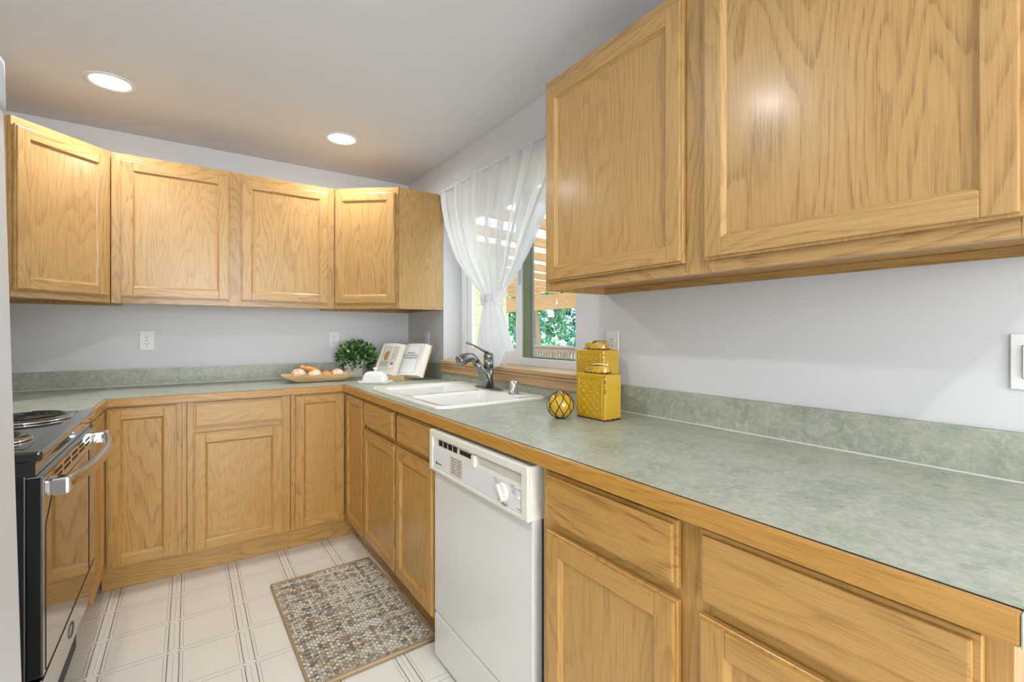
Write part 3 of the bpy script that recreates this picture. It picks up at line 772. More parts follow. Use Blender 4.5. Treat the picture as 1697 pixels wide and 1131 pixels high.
SHEER = sheer('sheer_voile', .70, .98)
SHEER2 = sheer('gathered_voile', .86, .99)
SHEER3 = sheer('knotted_voile', .97, 1.0, '#fbfbfd', .12)
cur = thing('sheer_curtain', 'white sheer curtain tied in a knot in front of the window', 'curtain', (1.375, 2.19, 1.40))
cx0, cy0, cz0 = 1.375, 2.19, 1.40
LE = [(2.858, 2.158), (2.822, 2.03), (2.745, 1.875), (2.618, 1.690), (2.455, 1.548), (2.318, 1.452), (2.235, 1.412)]
RE = [(1.500, 2.158), (1.590, 1.98), (1.715, 1.819), (1.832, 1.672), (1.925, 1.565), (2.030, 1.468), (2.125, 1.412)]
rnd = random.Random(4)
ph = [rnd.uniform(0, 6.28) for _ in range(6)]
def pleat(s):
    return .5*math.sin(s*2*PI*7+ph[0]+1.3*math.sin(s*9+ph[1]))+.3*math.sin(s*2*PI*13+ph[2]+math.sin(s*17))+.2*math.sin(s*2*PI*23+ph[3])
def drape(s, t):
    ly, lz = poly(LE, t); ry, rz_ = poly(RE, t)
    # bunch the cloth unevenly so folds overlap
    k = s+.022*math.sin(s*2*PI*7+ph[4])*(.4+t)+.012*math.sin(s*2*PI*13+ph[5])
    k = min(max(k, 0), 1) if 0 < s < 1 else s
    # the middle hangs a little straighter than the outer edges
    y = lerp(ly, ry, k); z = lerp(lz, rz_, k)
    amp = (.010+.016*math.sin(PI*min(t*1.1, 1)))*(1-.35*t)
    return (lerp(0, -.006, t)+amp*pleat(s)-(.0), y-cy0, z-cz0)
b = MB(); b.quadgrid(drape, 170, 44); o = b.build('drape', SHEER, cur)
# wide turned-back hems along both edges (second layer)
def hemL(s, t):
    a = drape(0, t); c = drape(.06, t); return tuple(lerp(a[i], c[i], s)-(.004 if i == 0 else 0) for i in range(3))
def hemR(s, t):
    a = drape(1, t); c = drape(.90, t); return tuple(lerp(a[i], c[i], s)-(.004 if i == 0 else 0) for i in range(3))
b = MB(); b.quadgrid(hemL, 6, 40); b.quadgrid(hemR, 8, 40); b.build('hem', SHEER, cur)
def folds(s, t):
    # loose gathered folds that run from the heading down into the knot
    pass
for s0, s1 in ((.155, .20), (.325, .395), (.475, .49), (.60, .675), (.745, .80), (.22, .235)):
    def fold(u, t, s0=s0, s1=s1):
        a = drape(s0, t); c = drape(s1, t); p = [lerp(a[i], c[i], u) for i in range(3)]; p[0] -= .006+.008*math.sin(PI*u); return tuple(p)
    b = MB(); b.quadgrid(fold, 8, 40); b.build('fold', SHEER, cur)
# rod pocket
b = MB(); b.quadgrid(lambda u, v: (.0+.010*math.cos(2*PI*v), lerp(.668, -.69, u), .750+.012*math.sin(2*PI*v)+.002*math.sin(u*160)), 120, 10); b.build('rod_pocket', SHEER2, cur)
# skirt below the knot
SL = [(2.232, 1.412), (2.262, 1.36), (2.305, 1.27), (2.345, 1.18), (2.350, 1.105)]
SR = [(2.128, 1.412), (2.090, 1.36), (2.040, 1.275), (1.998, 1.19), (1.972, 1.128)]
def skirt(s, t, depth=1):
    ly, lz = poly(SL, t); ry, rz_ = poly(SR, t)
    y = lerp(ly, ry, s); z = lerp(lz, rz_, s)
    z -= t*t*(.085*math.sin(PI*min(1, max(0, (s-.25)/.6)))**1.5 if .25 < s < .85 else 0)
    bul = .055*math.sin(PI*s)*math.sin(PI*(.12+.80*t))
    return (-depth*bul-.008+.006*math.sin(s*17+3*t)*t+.003*math.sin(s*41), y-cy0, z-cz0)
b = MB(); b.quadgrid(lambda s, t: skirt(s, t), 60, 36); b.quadgrid(lambda s, t: skirt(s, t*.96, -.12), 40, 30); b.build('skirt', SHEER2, cur)
# the knot: a soft lump with a wrap and a loose end pulled out to the right
b = MB(); b.ball((-.020, .008, .012), (.030, .056, .040), 24)
for v in b.bm.verts:
    v.co += Vector((1, 0, 0))*.004*math.sin(v.co.y*160+v.co.z*90)
kn = b.build('knot', SHEER3, cur)
b = MB()
pts = [(-.022+.034*math.cos(a)*-1, .012+.030*math.sin(a)*.9, .004+.036*math.cos(a*1.0+.9)) for a in [2*PI*i/26 for i in range(26)]]
b.tube(pts, [.012+.003*math.sin(i*1.7) for i in range(26)], 10, closed=True, flat=(1, 1.2)); b.build('wrap', SHEER3, kn)
b = MB()
def ear(u, v):
    y = lerp(-.02, -.165, u); wdt = .018+.055*math.sin(PI*min(1, u*.75+.05)); z = .02-.02*u+(v-.5)*wdt*1.6
    return (-.025+.02*math.sin(v*7+u*3)*u-.01*math.sin(PI*u), y, z+.012*math.sin(u*9))
b.quadgrid(ear, 24, 16); b.build('loose_end', SHEER2, kn)

# ------------------------------------------------------------------ canisters and ball
def glaze(name, chips=True):
    a = NT(name); co = a.coord()
    n = a.noise(co, 26, 3, .6); n2 = a.noise(co, 90, 4, .7)
    c = a.mix(n, lin('#d4ab2c'), lin('#c39a1e'))
    geo = a.n('ShaderNodeNewGeometry')
    pt = a.ramp(geo.outputs['Pointiness'], [(.53, (0, 0, 0)), (.60, (1, 1, 1) if chips else (0, 0, 0))])
    c = a.mix(a.math('MULTIPLY', pt, a.ramp(n2, [(.50, (0, 0, 0)), (.6, (1, 1, 1))])), c, lin('#5a2f1a'))
    # worn brown foot: glaze stops in a ragged line just above the base
    s = a.n('ShaderNodeSeparateXYZ'); a.l(co, s.inputs[0])
    edge = a.math('ADD', .0015, a.math('MULTIPLY', n2, .008))
    foot = a.math('LESS_THAN', s.outputs[2], edge)
    c = a.mix(foot, c, lin('#6a3a20'))
    a.l(c, a.b.inputs['Base Color']); a.set(Roughness=.16, Coat_Weight=.6, Coat_Roughness=.06); return a.m
GLZ = glaze('mustard_glaze'); GLZ2 = glaze('trellis_glaze', False)
CHIP = plain('bare_clay', '#5d3220', .7)
LEAFC = plain('cream_glaze', '#e9e3c4', .2, Coat_Weight=.5)
def canister(label, corner, rz, wd, dp, h):
    """corner: near bottom corner; local x along the embossed front, y into the depth"""
    c = thing('ceramic_canister', label, 'canister', (corner[0], corner[1], CT+.0006), rz, None)
    # embossed trellis inside a raised border
    b = MB(); m = .013; y = -.0004
    for a, e in (((-wd+m, -.003, m), (-wd+m+.004, .002, h-m)), ((-m-.004, -.003, m), (-m, .002, h-m)), ((-wd+m, -.003, m), (-m, .002, m+.004)), ((-wd+m, -.003, h-m-.004), (-m, .002, h-m))): b.box(a, e, .0014, 2)
    x0, x1, z0, z1 = -wd+m+.008, -m-.008, m+.008, h-m-.008
    nx, nz = 3, 4 if h < .2 else 6; sx, sz = (x1-x0)/nx, (z1-z0)/nz
    def bead(x, z, r=.0022): b.ball((x, -.0006, z), (r, .0028, r), 8)
    for i in range(nx):
        for j in range(nz):
            ax, az = x0+i*sx, z0+j*sz
            for k in range(6):
                u = k/6
                bow = .16*math.sin(2*PI*u)
                bead(ax+sx*(u), az+sz*(u+bow*.5)); bead(ax+sx*(1-u), az+sz*(u+bow*.5))
            bead(ax+sx*.5, az+sz*.5, .0045); bead(ax, az, .004)
    tre = b
    # chipped clay edges
    b = MB(); b.box((-wd, 0, 0), (0, dp, h), .006, 4); r_ = random.Random(int(h*1000))
    for k in range(26):
        L = r_.uniform(.003, .010); u = r_.random()
        if k % 2: b.box((-wd*u-L/2, -.0006, .0004), (-wd*u+L/2, .002, r_.uniform(.003, .006)), .0008, 2, 1)
        else: b.box((-.002, dp*u*.9+.002, .0004), (.0006, dp*u*.9+.002+L, r_.uniform(.003, .007)), .0008, 2, 1)
    for k in range(9):
        z = h*r_.uniform(.55, .96); b.box((-.0024, -.0004, z), (.0004, .0024, z+r_.uniform(.003, .009)), .0008, 2, 1)
    for k in range(5):
        u = r_.random(); b.box((-.004, dp*u*.85+.004, h-.0024), (.0006-.002, dp*u*.85+.014, h+.0004), .0006, 2, 1)
    body = b.build('body', [GLZ, CHIP], c)
    tre.build('trellis', GLZ2, body)
    lx, ly = -wd*.52, dp*.5; rx, ry = wd*.38, dp*.42
    b = MB()
    prof = [(.0, h+.0006), (.92, h+.0008), (1.0, h+.004), (1.0, h+.022), (.96, h+.026), (0, h+.0265)]
    b.lathe(prof, 40)
    for v in b.bm.verts: v.co.x = v.co.x*rx+lx; v.co.y = v.co.y*ry+ly
    for k in range(16):
        a = 2*PI*k/16+r_.uniform(-.1, .1); b.ball((lx+rx*math.cos(a), ly+ry*math.sin(a), h+.0035), (.0045, .0035, .0022), 6, 1)
    lid = b.build('lid', [GLZ, CHIP], c); smooth_by_angle(lid, 40)
    b = MB()
    def leaf(u, v): 
        q = math.sin(PI*min(1, .1+u*.85)); return (lx-.008+u*rx*1.25, ly-ry*.35+(v-.5)*.028*q, h+.0285+.006*math.sin(PI*u*.8)+.004*abs(v-.5))
    b.quadgrid(leaf, 12, 6); o = b.build('leaf_handle', LEAFC if h < .2 else GLZ, lid)
    sm = o.modifiers.new('thickness', 'SOLIDIFY'); sm.thickness = .004
canister('shorter mustard yellow ceramic canister with embossed trellis, in front of the taller one', (1.176, 1.147), R(-88), .140, .084, .162)
canister('taller mustard yellow ceramic canister behind the shorter one, by the outlet', (1.270, 1.247), R(-90+3), .142, .090, .2415)
orb = thing('ceramic_ball', 'small yellow ceramic ball with dark net lines left of the canisters', 'ornament', (1.097, 1.290, CT+.0006))
b = MB(); b.ball((0, 0, .0475), .0475, 40); b.build('ball', glaze('amber_glaze', False), orb)
b = MB(); nn = 8
for k in range(nn):
    for sgn in (1, -1):
        pts = []
        for i in range(49):
            th = R(12+156*i/48); zz = i/48*4
            tri = abs((zz % 2)-1)
            a = 2*PI*(k+ sgn*.5*(1-tri)*1.0)/nn
            pts.append((.0476*math.sin(th)*math.cos(a), .0476*math.sin(th)*math.sin(a), .0475+.0476*math.cos(th)))
        b.tube(pts, .0016, 6)
b.build('net_lines', plain('net_dark', '#33231a', .4), orb)

# ------------------------------------------------------------------ dough bowl with bread
def dough_bowl():
    t = thing('dough_bowl', 'long pale wooden dough bowl holding bread rolls on the back counter', 'bowl', (.675, 3.140, CT+.0006), R(-7))
    wm_ = oak('pale_wood', True, lin('#f0d3a6'), lin('#e8c792'), lin('#cfa76f'), rough=.5, rings=8)
    L, W, H = .43, .20, .047
    def outer(t_):                       # half sizes at height fraction
        return (lerp(.115, L/2, t_**.75), lerp(.05, W/2, t_**.7))
    bm = bmesh.new(); rings = []
    def ring(hx, hy, z): return [bm.verts.new((p[0], p[1], z)) for p in rrect(-hx, -hy, hx, hy, min(hx, hy)*.10+.004, 4)]
    seq = []
    for k in range(8): hx, hy = outer(k/7); seq.append((hx, hy, H*k/7))
    for k in range(7, -1, -1): hx, hy = outer(k/7); seq.append((hx-.009, hy-.008, max(.008, H*k/7+(.0005 if k == 7 else .004))))
    rs = [ring(*q) for q in seq]
    for a, c in zip(rs, rs[1:]):
        n = len(a)
        for i in range(n): bm.faces.new((a[i], a[(i+1) % n], c[(i+1) % n], c[i]))
    bm.faces.new(rs[0]); bm.faces.new(rs[-1]); bmesh.ops.recalc_face_normals(bm, faces=bm.faces)
    m = MB(); m._merge(bm, 0, True); o = m.build('bowl', [wm_], t); smooth_by_angle(o, 40)
dough_bowl()
def crust(name, c1, c2, c3):
    a = NT(name); co = a.coord(); n = a.noise(co, 38, 4, .6, .6); n2 = a.noise(co, 160, 3, .6)
    c = a.ramp(n, [(.36, lin(c1)), (.52, lin(c2)), (.66, lin(c3))]); a.l(c, a.b.inputs['Base Color']); a.set(Roughness=.6); a.bump(n2, .3, .002); return a.m
CR1 = crust('floured_crust', '#e2a76b', '#ecd0b6', '#f3e6da'); CR2 = crust('golden_crust', '#d8812c', '#e6a352', '#efc891')
MBOWL = T(.675, 3.140, CT+.0006, R(-7))
def bread(label, x, y, z, r, rot, mat, pinch=0.0):
    b = MB(); b.ball((0, 0, 0), r, 28)
    q = random.Random(label)
    p1, p2 = q.uniform(0, 6), q.uniform(0, 6)
    for v in b.bm.verts:
        u = v.co.x/r[0]
        v.co.z += r[2]*.10*math.sin(v.co.x*55+p1)*math.cos(v.co.y*60+p2)
        if pinch and v.co.z > 0: v.co.z -= r[2]*pinch*math.exp(-(v.co.y/(r[1]*.22))**2)*(1-u*u)
        if v.co.z < -r[2]*.55: v.co.z = -r[2]*.55+(v.co.z+r[2]*.55)*.2
    for v in b.bm.verts: v.co.z *= 1.15
    o = b.build('bread_roll', mat); o.matrix_world = MBOWL @ Matrix.Translation((x, y, z+.0125)) @ Euler(rot).to_matrix().to_4x4()
    tag(o, label, 'bread', 'bread rolls in the wooden bowl')
bread('round floured bread roll at the left of the wooden bowl', -.118, -.008, .033, (.043, .038, .036), (0, 0, .2), CR1)
bread('flat split golden bread roll tilted on top of the other rolls', -.045, .030, .062, (.068, .034, .017), (0, R(19), R(8)), CR2, .35)
bread('floured bread roll at the front centre of the wooden bowl', -.031, -.036, .032, (.041, .032, .027), (0, 0, -.2), CR1)
bread('small golden bread roll between the centre and right rolls', .042, -.028, .0275, (.029, .030, .023), (0, 0, .5), CR2)
bread('floured bread roll at the right of the wooden bowl', .112, .002, .030, (.040, .034, .028), (0, 0, -.1), CR1)

# ------------------------------------------------------------------ butter dish
bd = thing('butter_dish', 'white ceramic covered butter dish with a knob, in front of the cookbook', 'butter dish', (.935, 2.835, CT+.0006), R(-42))
b = MB(); b.prism(rrect(-.095, -.052, .095, .052, .02, 5), 0, .004, .0015); b.prism(rrect(-.098, -.056, .098, .056, .022, 5), .0042, .0155, .003, seg=3); o = b.build('dish', CERAMIC, bd); smooth_by_angle(o, 40)
def dome(u, v):
    a = 2*PI*u; e = v*PI/2
    # rounded-brick dome
    k = .55
    cx = math.copysign(abs(math.cos(a))**k, math.cos(a)); cy = math.copysign(abs(math.sin(a))**k, math.sin(a))
    rr = math.cos(e)**.45
    return (.078*cx*rr*(1-.12*v), .038*cy*rr*(1-.12*v), .0158+.057*math.sin(e)**.9)
b = MB(); b.quadgrid(dome, 64, 18); bmesh.ops.remove_doubles(b.bm, verts=b.bm.verts, dist=.0002); cv = b.build('cover', CERAMIC, bd)
b = MB(); b.lathe([(0, .0715), (.009, .0715), (.0065, .077), (.008, .083), (.0135, .087), (.0135, .091), (.009, .0955), (0, .096)], 20); b.build('knob', CERAMIC, cv)

# ------------------------------------------------------------------ potted plant
pp = thing('potted_plant', 'bushy green artificial plant in a square whitewashed pot in the counter corner', 'plant', (.969, 3.350, CT+.0006), R(-35))
a = NT('whitewashed_wood'); co = a.coord(); n = a.noise(a.vec('MULTIPLY', co, (60, 60, 8)), 1, 3, .6)
a.l(a.mix(n, lin('#e8e6e0'), lin('#c9c5bc')), a.b.inputs['Base Color']); a.set(Roughness=.6); POTM = a.m
b = MB(); hw, hd = .0635, .056
b.box((-hw, -hd, 0), (hw, hd, .085), .002); b.box((-hw-.004, -hd-.004, .0845), (hw+.004, hd+.004, .113), .003); b.build('pot', POTM, pp)
a = NT('leaf_green'); oi = a.n('ShaderNodeVertexColor'); oi.layer_name = 'tint'
a.l(oi.outputs[0], a.b.inputs['Base Color']); a.set(Roughness=.45); LEAF = a.m
def leafmesh(n, place, size, cols, seed, keep=None):
    """loose leaves: each a folded four-sided blade; colour is the leaf's own"""
    r_ = random.Random(seed); vs, fs, cl = [], [], []
    for k in range(n):
        p, d = place(r_)
        s = size*r_.uniform(.7, 1.25)
        d = Vector(d).normalized(); u = d.cross(Vector((r_.uniform(-1, 1), r_.uniform(-1, 1), r_.uniform(-1, 1)))).normalized(); nrm = d.cross(u)
        P = Vector(p); q = [P, P+d*s*.45+u*s*.30+nrm*s*.08, P+d*s, P+d*s*.45-u*s*.30+nrm*s*.08]
        if keep and not all(keep(x) for x in q): continue
        i = len(vs); vs += [tuple(x) for x in q]; fs += [(i, i+1, i+2), (i, i+2, i+3)]
        c = r_.choice(cols); j = r_.uniform(.8, 1.2); cl += [(c[0]*j, c[1]*j, c[2]*j, 1)]*4
    me = bpy.data.meshes.new('leaves'); me.from_pydata(vs, [], fs)
    at = me.color_attributes.new('tint', 'FLOAT_COLOR', 'POINT')
    for i, c in enumerate(cl): at.data[i].color = c
    return me
Mp = T(.969, 3.350, CT+.0006, R(-35))
def inroom(x):
    p = Mp @ x; return p.y < YB-.008
def place(r_):
    while True:
        v = Vector((r_.uniform(-1, 1), r_.uniform(-1, 1), r_.uniform(-.55, 1)))
        if .45 < v.length < 1: break
    v = v.normalized()*r_.uniform(.5, 1)
    return (v.x*.125, v.y*.115, .142+v.z*.105), (v+Vector((r_.uniform(-.7, .7), r_.uniform(-.7, .7), r_.uniform(-.3, .7))))
me = leafmesh(1300, place, .031, [lin('#4c7f40'), lin('#36632f'), lin('#6fa058'), lin('#a3c68a'), lin('#2a4d26')], 3, inroom); me.materials.append(LEAF)
fo = bpy.data.objects.new('foliage', me); COL.objects.link(fo); fo.parent = pp
r_ = random.Random(8); b = MB()
for k in range(26):
    a1 = r_.uniform(0, 6.28); q = r_.uniform(.3, .85)
    b.tube([(.02*math.cos(a1), .02*math.sin(a1), .10), (.06*q*math.cos(a1), .055*q*math.sin(a1), .15), (.10*q*math.cos(a1), .07*q*math.sin(a1), .16+.07*(1-q))], .0012, 5)
b.build('stem', plain('stem_green', '#41602f', .6), pp)

# ------------------------------------------------------------------ cookbook on its stand
BC = (1.128, 2.975); BRZ = R(-55); TILT = R(-30)
MBK = T(BC[0], BC[1], CT+.0006, BRZ) @ Matrix.Translation((0, 0, .017)) @ Matrix.Rotation(TILT, 4, 'X')
PAGE = plain('page_paper', '#f3ecdf', .7); PAGEW = plain('page_white', '#f6f6f6', .7); COVER = plain('tan_cover', '#d8b483', .5)
bk = thing('open_cookbook', 'open cookbook propped upright on a small wooden stand left of the window', 'book', (BC[0], BC[1], CT+.0006), BRZ)
Mi = (T(BC[0], BC[1], CT+.0006, BRZ)).inverted()
LB = Mi @ MBK
HB = .232
b = MB()
b.box((-.198, -.0045, -.003), (-.008, 0, HB+.003), .001); b.box((.008, -.0045, -.003), (.198, 0, HB+.003), .001); b.box((-.008, -.004, -.003), (.008, -.0005, HB+.003))
b.build('cover', COVER, bk, LB)
def fsurf(x, side):
    u = abs(x)
    return -.010-.022*math.sin(min(1, u/.055)*PI/2)-.003*math.sin(min(1, max(0, (u-.05)/.115))*PI)
def pages(side):
    pts = [(side*.001, -.0048), (side*.001, -.010)]
    for k in range(1, 21):
        x = .166*k/20; pts.append((side*x, fsurf(x, side)))
    pts += [(side*.190, -.0048)]
    b = MB(); t = MB(); t.prism(pts, 0, HB)
    me = bpy.data.meshes.new('t'); t.bm.to_mesh(me); t.bm.free(); b.bm.from_mesh(me); bpy.data.meshes.remove(me)
    return b.build('page_block', PAGE, bk, LB)
pl_, pr_ = pages(-1), pages(1)
def patch(parent, name, mat, x0, x1, z0, z1, dy=.0006, mi=None, r=None):
    b = MB(); b.quadgrid(lambda u, v: (lerp(x0, x1, u), fsurf(lerp(x0, x1, u), 1)-dy, lerp(z0, z1, v)), 10, 1)
    return b.build(name, mat, parent)
# left page: a still-life photograph
pic = patch(pl_, 'page_picture', plain('pic_cream', '#dcd6c6', .7), -.150, -.030, .030, HB-.022)
for i in range(7): patch(pl_, 'page_picture', plain('pic_stripe', ['#cfcab8', '#e6e2d6', '#c3cbc6'][i % 3], .7), -.146+i*.0165, -.136+i*.0165, .115, HB-.024, .0009)
b = MB(); b.prism([(-.108+.020*math.cos(a), .135+.034*math.sin(a)) for a in [PI*.5+PI*i/16 for i in range(17)]]+[(-.094, .105), (-.094, .168)], 0, .0012)
for v in b.bm.verts: x, z, y = v.co; v.co = Vector((x, fsurf(x, 1)-.0008-y, z))
b.build('page_picture', plain('pic_bread', '#b9854a', .7), pl_)
b = MB(); b.prism([(-.112+.038*math.cos(a), .082+.017*math.sin(a)) for a in [2*PI*i/24 for i in range(24)]], 0, .001)
for v in b.bm.verts: x, z, y = v.co; v.co = Vector((x, fsurf(x, 1)-.0010-y, z))
b.build('page_picture', plain('pic_plate', '#b9b6b4', .7), pl_)
patch(pl_, 'page_picture', plain('pic_pale', '#e9e2e0', .7), -.072, -.034, .034, .090, .001)
patch(pl_, 'page_picture', plain('pic_dark', '#7d7885', .7), -.062, -.042, .070, .088, .0016)
patch(pl_, 'page_picture', plain('pic_tan', '#cdb491', .7), -.140, -.078, .060, .066, .0020)
for i in range(6): patch(pl_, 'page_print', INKL, -.076, -.044-.004*(i % 2), .104+i*.009, .1055+i*.009, .0012)
# right page: framed title
wp = patch(pr_, 'page_title', PAGEW, .022, .138, .020, HB-.026, .0005)
ol = rrect(.022, .020, .138, HB-.026, .010, 4)
b = MB(); b.tube([(x, fsurf(x, 1)-.0008, z) for x, z in ol], .0008, 5, closed=True); b.build('title_border', plain('border_grey', '#6d6a6c', .7), pr_)
ti = text('title_print', 'BREADS,\nQUICK BREADS,\nAND BISCUITS', .0155, INK, pr_, Matrix.Translation((.080, -.0375, .140)) @ Matrix.Rotation(R(90), 4, 'X'), .0001, 'CENTER', 1.15)
# wooden stand
st_ = thing('book_stand', 'small wooden easel stand holding the open cookbook', 'book stand', (BC[0], BC[1], CT+.0006), BRZ)
SW = plain('stand_wood', '#cfae7c', .5)
b = MB(); b.box((-.125, -.062, 0), (.085, -.044, .030), .003); b.build('front_lip', SW, st_)
b = MB(); b.box((-.11, .002, .006), (.11, .010, .19), .002); b.build('back_board', SW, st_, Matrix.Translation((0, 0, .006)) @ Matrix.Rotation(TILT, 4, 'X') @ Matrix.Translation((0, 0, 0)))
b = MB(); b.box((-.11, -.050, 0), (-.09, .03, .012), .002); b.box((.07, -.050, 0), (.09, .03, .012), .002); b.build('foot', SW, st_)

# ------------------------------------------------------------------ woven rug
def rug():
    r = thing('woven_rug', 'braided beige and grey woven rug on the floor before the sink', 'rug', (.568, 2.110, .0006), R(1.2))
    W, L = .470, .800
    a = NT('yarn'); vc = a.n('ShaderNodeVertexColor'); vc.layer_name = 'tint'; a.l(vc.outputs[0], a.b.inputs['Base Color']); a.set(Roughness=.9); YARN = a.m
    r_ = random.Random(21); nx, ny = 38, 66
    vs, fs, cl = [], [], []
    tones = [lin(h) for h in ('#cfc7b8', '#bcb2a0', '#a3978a', '#8d867f', '#b59a72', '#9c825c', '#d8d2c6', '#7a7068')]
    rows = [r_.uniform(-1, 1) for _ in range(ny)]; cols = [r_.uniform(-1, 1) for _ in range(nx)]
    n8, lat = 8, (0, .45, .8, 1.0)
    for i in range(nx):
        for j in range(ny):
            x = -W/2+W*(i+.5)/nx; y = -L/2+L*(j+.5)/ny
            x += .004*math.sin(y*9+1)*max(0, (x/W)+.1)*1.5
            rx, ry, rz_ = W/nx*.62, L/ny*.50, .0048
            up = .0025 if (i+j) % 2 else .0
            k = rows[j]*.55+cols[i]*.45+r_.uniform(-.75, .75)
            c = tones[6] if k > .95 else tones[0] if k > .35 else tones[1] if k > .0 else tones[r_.choice((2, 4, 0))] if k > -.4 else tones[r_.choice((3, 5, 2))] if k > -.9 else tones[7]
            base = len(vs)
            for li, la in enumerate((0, .6, .9)):
                rr = math.cos(la*PI/2)
                for q in range(n8):
                    t = 2*PI*q/n8; vs.append((x+rx*rr*math.cos(t), y+ry*rr*math.sin(t), .0042+up+rz_*math.sin(la*PI/2)))
            top = len(vs); vs.append((x, y, .0042+up+rz_))
            for li in range(2):
                for q in range(n8): fs.append((base+li*n8+q, base+li*n8+(q+1) % n8, base+(li+1)*n8+(q+1) % n8, base+(li+1)*n8+q))
            for q in range(n8): fs.append((base+2*n8+q, base+2*n8+(q+1) % n8, top))
            cl += [c]*(top-base+1)
    me = bpy.data.meshes.new('weave'); me.from_pydata(vs, [], fs)
    at = me.color_attributes.new('tint', 'FLOAT_COLOR', 'POINT')
    for i, c in enumerate(cl): at.data[i].color = c
    me.polygons.foreach_set('use_smooth', [True]*len(me.polygons)); me.materials.append(YARN)
    o = bpy.data.objects.new('weave', me); COL.objects.link(o); o.parent = r
    b = MB(); b.box((-W/2, -L/2, .0), (W/2, L/2, .0045), .001); b.build('backing', plain('rug_backing', '#8f8574', .9), r)
    b = MB(); e = []
    def wav(y): return .004*math.sin(y*9+1)*.9
    for k in range(24): e.append((-W/2-.002, -L/2+L*k/23, .006))
    b.tube(e, .006, 8); e = [(W/2+.002+wav(-L/2+L*k/23), -L/2+L*k/23, .0065) for k in range(24)]; b.tube(e, .0062, 8)
    b.tube([(-W/2-.002, L/2+.003, .0072), (W/2+.002, L/2+.003, .0072)], .0070, 8); b.tube([(-W/2-.004, -L/2-.006, .0085), (W/2+.006, -L/2-.006, .0085)], .0082, 10)
    b.build('bound_edge', plain('rug_binding', '#a98f6b', .9), r)
    b = MB()
    for k in range(70):
        x = -W/2+W*(k+.5)/70
        for q in (-1, 1): b.ball((x, -L/2-.006+q*.0062, .0140), (.0021, .0016, .0014), 6)
    b.build('stitching', plain('stitch_cream', '#e4dccb', .9), r)
rug()

# ------------------------------------------------------------------ outdoors
struct(MB().box((XR+.2, -6, -.5), (30, 40, -.32)).build('ground', plain('lawn', '#6d8a4a', .9)))
DECK = oak('deck_board', False, lin('#a98d6c'), lin('#98805f'), lin('#6d5639'), rough=.7)
LUMB = oak('lumber', True, lin('#c69a68'), lin('#b88a58'), lin('#8a6238'), rough=.7, rings=9)
b = MB()
for i in range(40): b.box((XR+.21, -1+i*.28, -.05), (6.15, -1+i*.28+.272, -.005), 0)
tag(b.build('deck', DECK), 'wooden deck floor outside the kitchen window', 'deck'); bpy.data.objects['deck']['kind'] = 'structure'
# rafters
RX0, RX1, RZ0, RZ1 = XR+.21, 6.25, 2.27, 2.005
sl_ = math.atan2(RZ1-RZ0, RX1-RX0)
pro = None
for i in range(14):
    y = 1.6+i*.64
    if pro is None:
        b = MB(); b.box((0, -.020, .045), (RX1-RX0, .020, .145), .003); pro = b.build('roof_rafter', [LUMB, LUMB]); o = pro
    else:
        o = pro.copy(); COL.objects.link(o)
    o.location = (RX0, y, RZ0-.040); o.rotation_euler = (0, -sl_, 0)
    tag(o, 'weathered wooden rafter under the patio roof outside the window', 'rafter', 'patio roof rafters')
hd = MB(); hd.box((0, -.045, 0), (11.5, .045, .30), .004); hd = hd.build('header_beam', [LUMB, LUMB]); hd.location = (6.0, -1.5, 1.692); hd.rotation_euler = (0, 0, R(90))
tag(hd, 'long wooden header beam carrying the patio rafters outside', 'beam')
a = NT('corrugated_clear'); a.t.nodes.remove(a.b)
tl = a.n('ShaderNodeBsdfTranslucent'); tl.inputs[0].default_value = lin('#e8f6fa'); df = a.n('ShaderNodeBsdfDiffuse'); df.inputs[0].default_value = lin('#e4f0f4')
m1 = a.n('ShaderNodeMixShader'); m1.inputs[0].default_value = .45; a.l(tl.outputs[0], m1.inputs[1]); a.l(df.outputs[0], m1.inputs[2]); a.l(m1.outputs[0], a.out.inputs[0])
rp = MB(); rp.quadgrid(lambda u, v: (lerp(0, RX1-RX0+.2, u), lerp(.8, 10.6, v), .160+.012*math.sin(lerp(.8, 10.6, v)*2*PI/.07)), 1, 1120)
rp = rp.build('roof_panel', a.m); rp.location = (RX0, 0, RZ0-.035); rp.rotation_euler = (0, -sl_, 0)
tag(rp, 'translucent corrugated patio roof sheet above the rafters', 'roof')
po = MB(); po.box((-.06, -.06, -.004), (.06, .06, 1.690), .004); po = po.build('roof_post', plain('post_pale', '#d7e4de', .6)); po.location = (6.0, 9.02, 0)
tag(po, 'pale painted post under the patio header beam', 'post')
ra = thing('deck_railing', 'brown wooden deck railing with close balusters outside the window', 'railing', (6.0, 1.0, 0))
RAILM = plain('rail_brown', '#9b8478', .7)
b = MB(); b.box((-.07, 0, .925), (.07, 7.9, .962), .006); b.build('top_rail', RAILM, ra)
b = MB(); b.box((-.02, 0, .835), (.02, 7.9, .924)); b.build('upper_rail', RAILM, ra)
b = MB(); b.box((-.02, 0, .08), (.02, 7.9, .16)); b.build('lower_rail', RAILM, ra)
for yy in (-.05, 7.9):
    b = MB(); b.box((-.045, yy, -.0045), (.045, yy+.049, .98), .003); b.build('rail_post', RAILM, ra)
first = None
for k in range(88):
    if first is None:
        b = MB(); b.box((-.016, -.020, .161), (.016, .020, .834)); first = b.build('baluster', RAILM, ra); o = first
    else:
        o = first.copy(); COL.objects.link(o)
    o.location = (0, .05+k*.0895, 0)
wg = MB()
for i in range(24): wg.box((XR+.75, 4.90-.006*(1), i*.12), (3.22, 5.05, i*.12+.1185), .002)
wg.box((3.221, 4.885, 0), (3.27, 5.06, 2.88)); wg = wg.build('house_siding', plain('siding_yellow', '#d2d6b0', .7))
struct(wg)
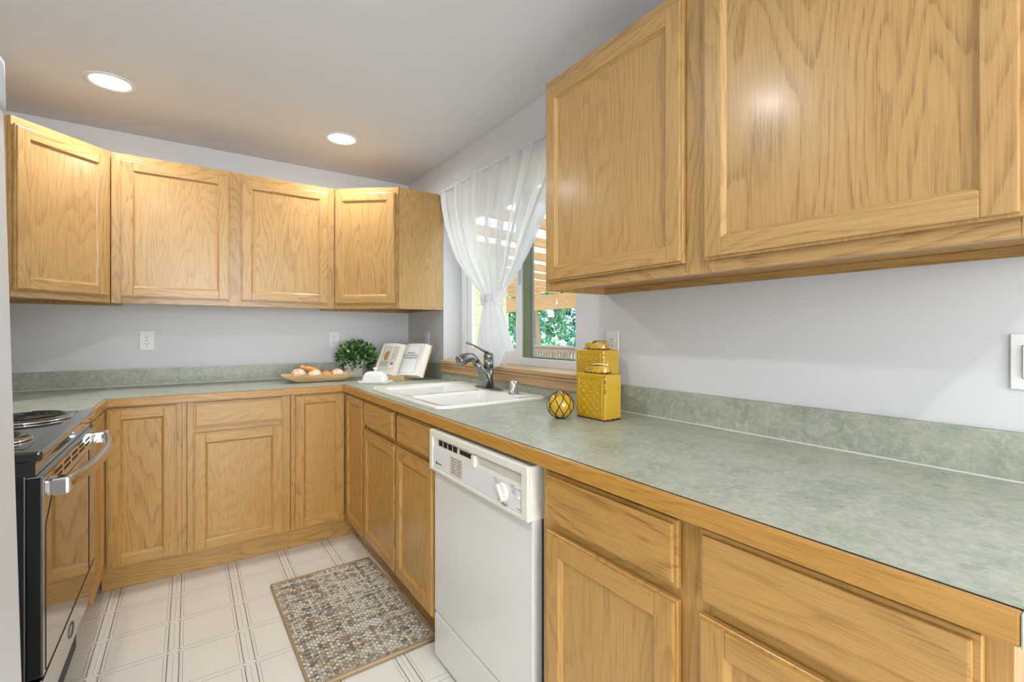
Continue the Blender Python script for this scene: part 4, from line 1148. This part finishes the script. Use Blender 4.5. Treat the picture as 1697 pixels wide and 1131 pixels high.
a = NT('tree_leaf'); vc = a.n('ShaderNodeVertexColor'); vc.layer_name = 'tint'; a.t.nodes.remove(a.b)
df = a.n('ShaderNodeBsdfDiffuse'); tl = a.n('ShaderNodeBsdfTranslucent'); a.l(vc.outputs[0], df.inputs[0]); a.l(vc.outputs[0], tl.inputs[0])
m1 = a.n('ShaderNodeMixShader'); m1.inputs[0].default_value = .4; a.l(df.outputs[0], m1.inputs[1]); a.l(tl.outputs[0], m1.inputs[2]); a.l(m1.outputs[0], a.out.inputs[0]); TLEAF = a.m
BARK = plain('bark', '#6e6253', .9)
def tree(x, y, h, rad, seed, cols, label):
    t = thing('leafy_tree', label, 'tree', (x, y, -.32), 0, 'trees beyond the deck')
    rr = random.Random(seed); cl = []
    for k in range(26):
        a_ = rr.uniform(0, 6.28); e = rr.uniform(-.75, 1); q = rr.uniform(.35, 1)
        cl.append((Vector((rad*q*math.cos(a_), rad*q*math.sin(a_), h*.55+e*h*.45)), rr.uniform(.3, .5)))
    def place(r2):
        c, s = r2.choice(cl); v = Vector((r2.gauss(0, 1), r2.gauss(0, 1), r2.gauss(0, 1))).normalized()
        return c+v*s*r2.uniform(.5, 1), v+Vector((r2.uniform(-.8, .8), r2.uniform(-.8, .8), r2.uniform(-.8, .5)))
    me = leafmesh(9000, place, .17, cols, seed); me.materials.append(TLEAF)
    o = bpy.data.objects.new('crown', me); COL.objects.link(o); o.parent = t
    b = MB(); b.tube([(0, 0, 0.001), (.05, .02, h*.3), (-.03, .05, h*.6), (.02, 0, h*.85)], [.13, .11, .07, .02], 10); b.build('trunk', BARK, t)
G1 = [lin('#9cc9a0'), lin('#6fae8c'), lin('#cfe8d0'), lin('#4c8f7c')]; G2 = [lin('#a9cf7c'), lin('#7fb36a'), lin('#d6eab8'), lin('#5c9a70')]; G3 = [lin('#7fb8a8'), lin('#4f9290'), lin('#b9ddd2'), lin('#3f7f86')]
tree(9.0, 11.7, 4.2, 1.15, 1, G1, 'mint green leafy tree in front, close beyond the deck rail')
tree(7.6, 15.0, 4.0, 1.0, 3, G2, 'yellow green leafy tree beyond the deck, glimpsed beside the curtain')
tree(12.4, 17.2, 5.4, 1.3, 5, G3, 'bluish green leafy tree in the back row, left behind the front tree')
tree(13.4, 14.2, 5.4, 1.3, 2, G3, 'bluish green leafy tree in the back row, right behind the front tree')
hk = MB(); hk.box((-.012, -.02, -.05), (0, .02, 0), .004); hk.box((-.012, -.02, 0), (0, .0, .05), .003); hk = hk.build('hook', WHITE); hk.location = (5.953, 7.10, 1.83)
tag(hk, 'small white hook fixed to the patio header beam', 'hook')
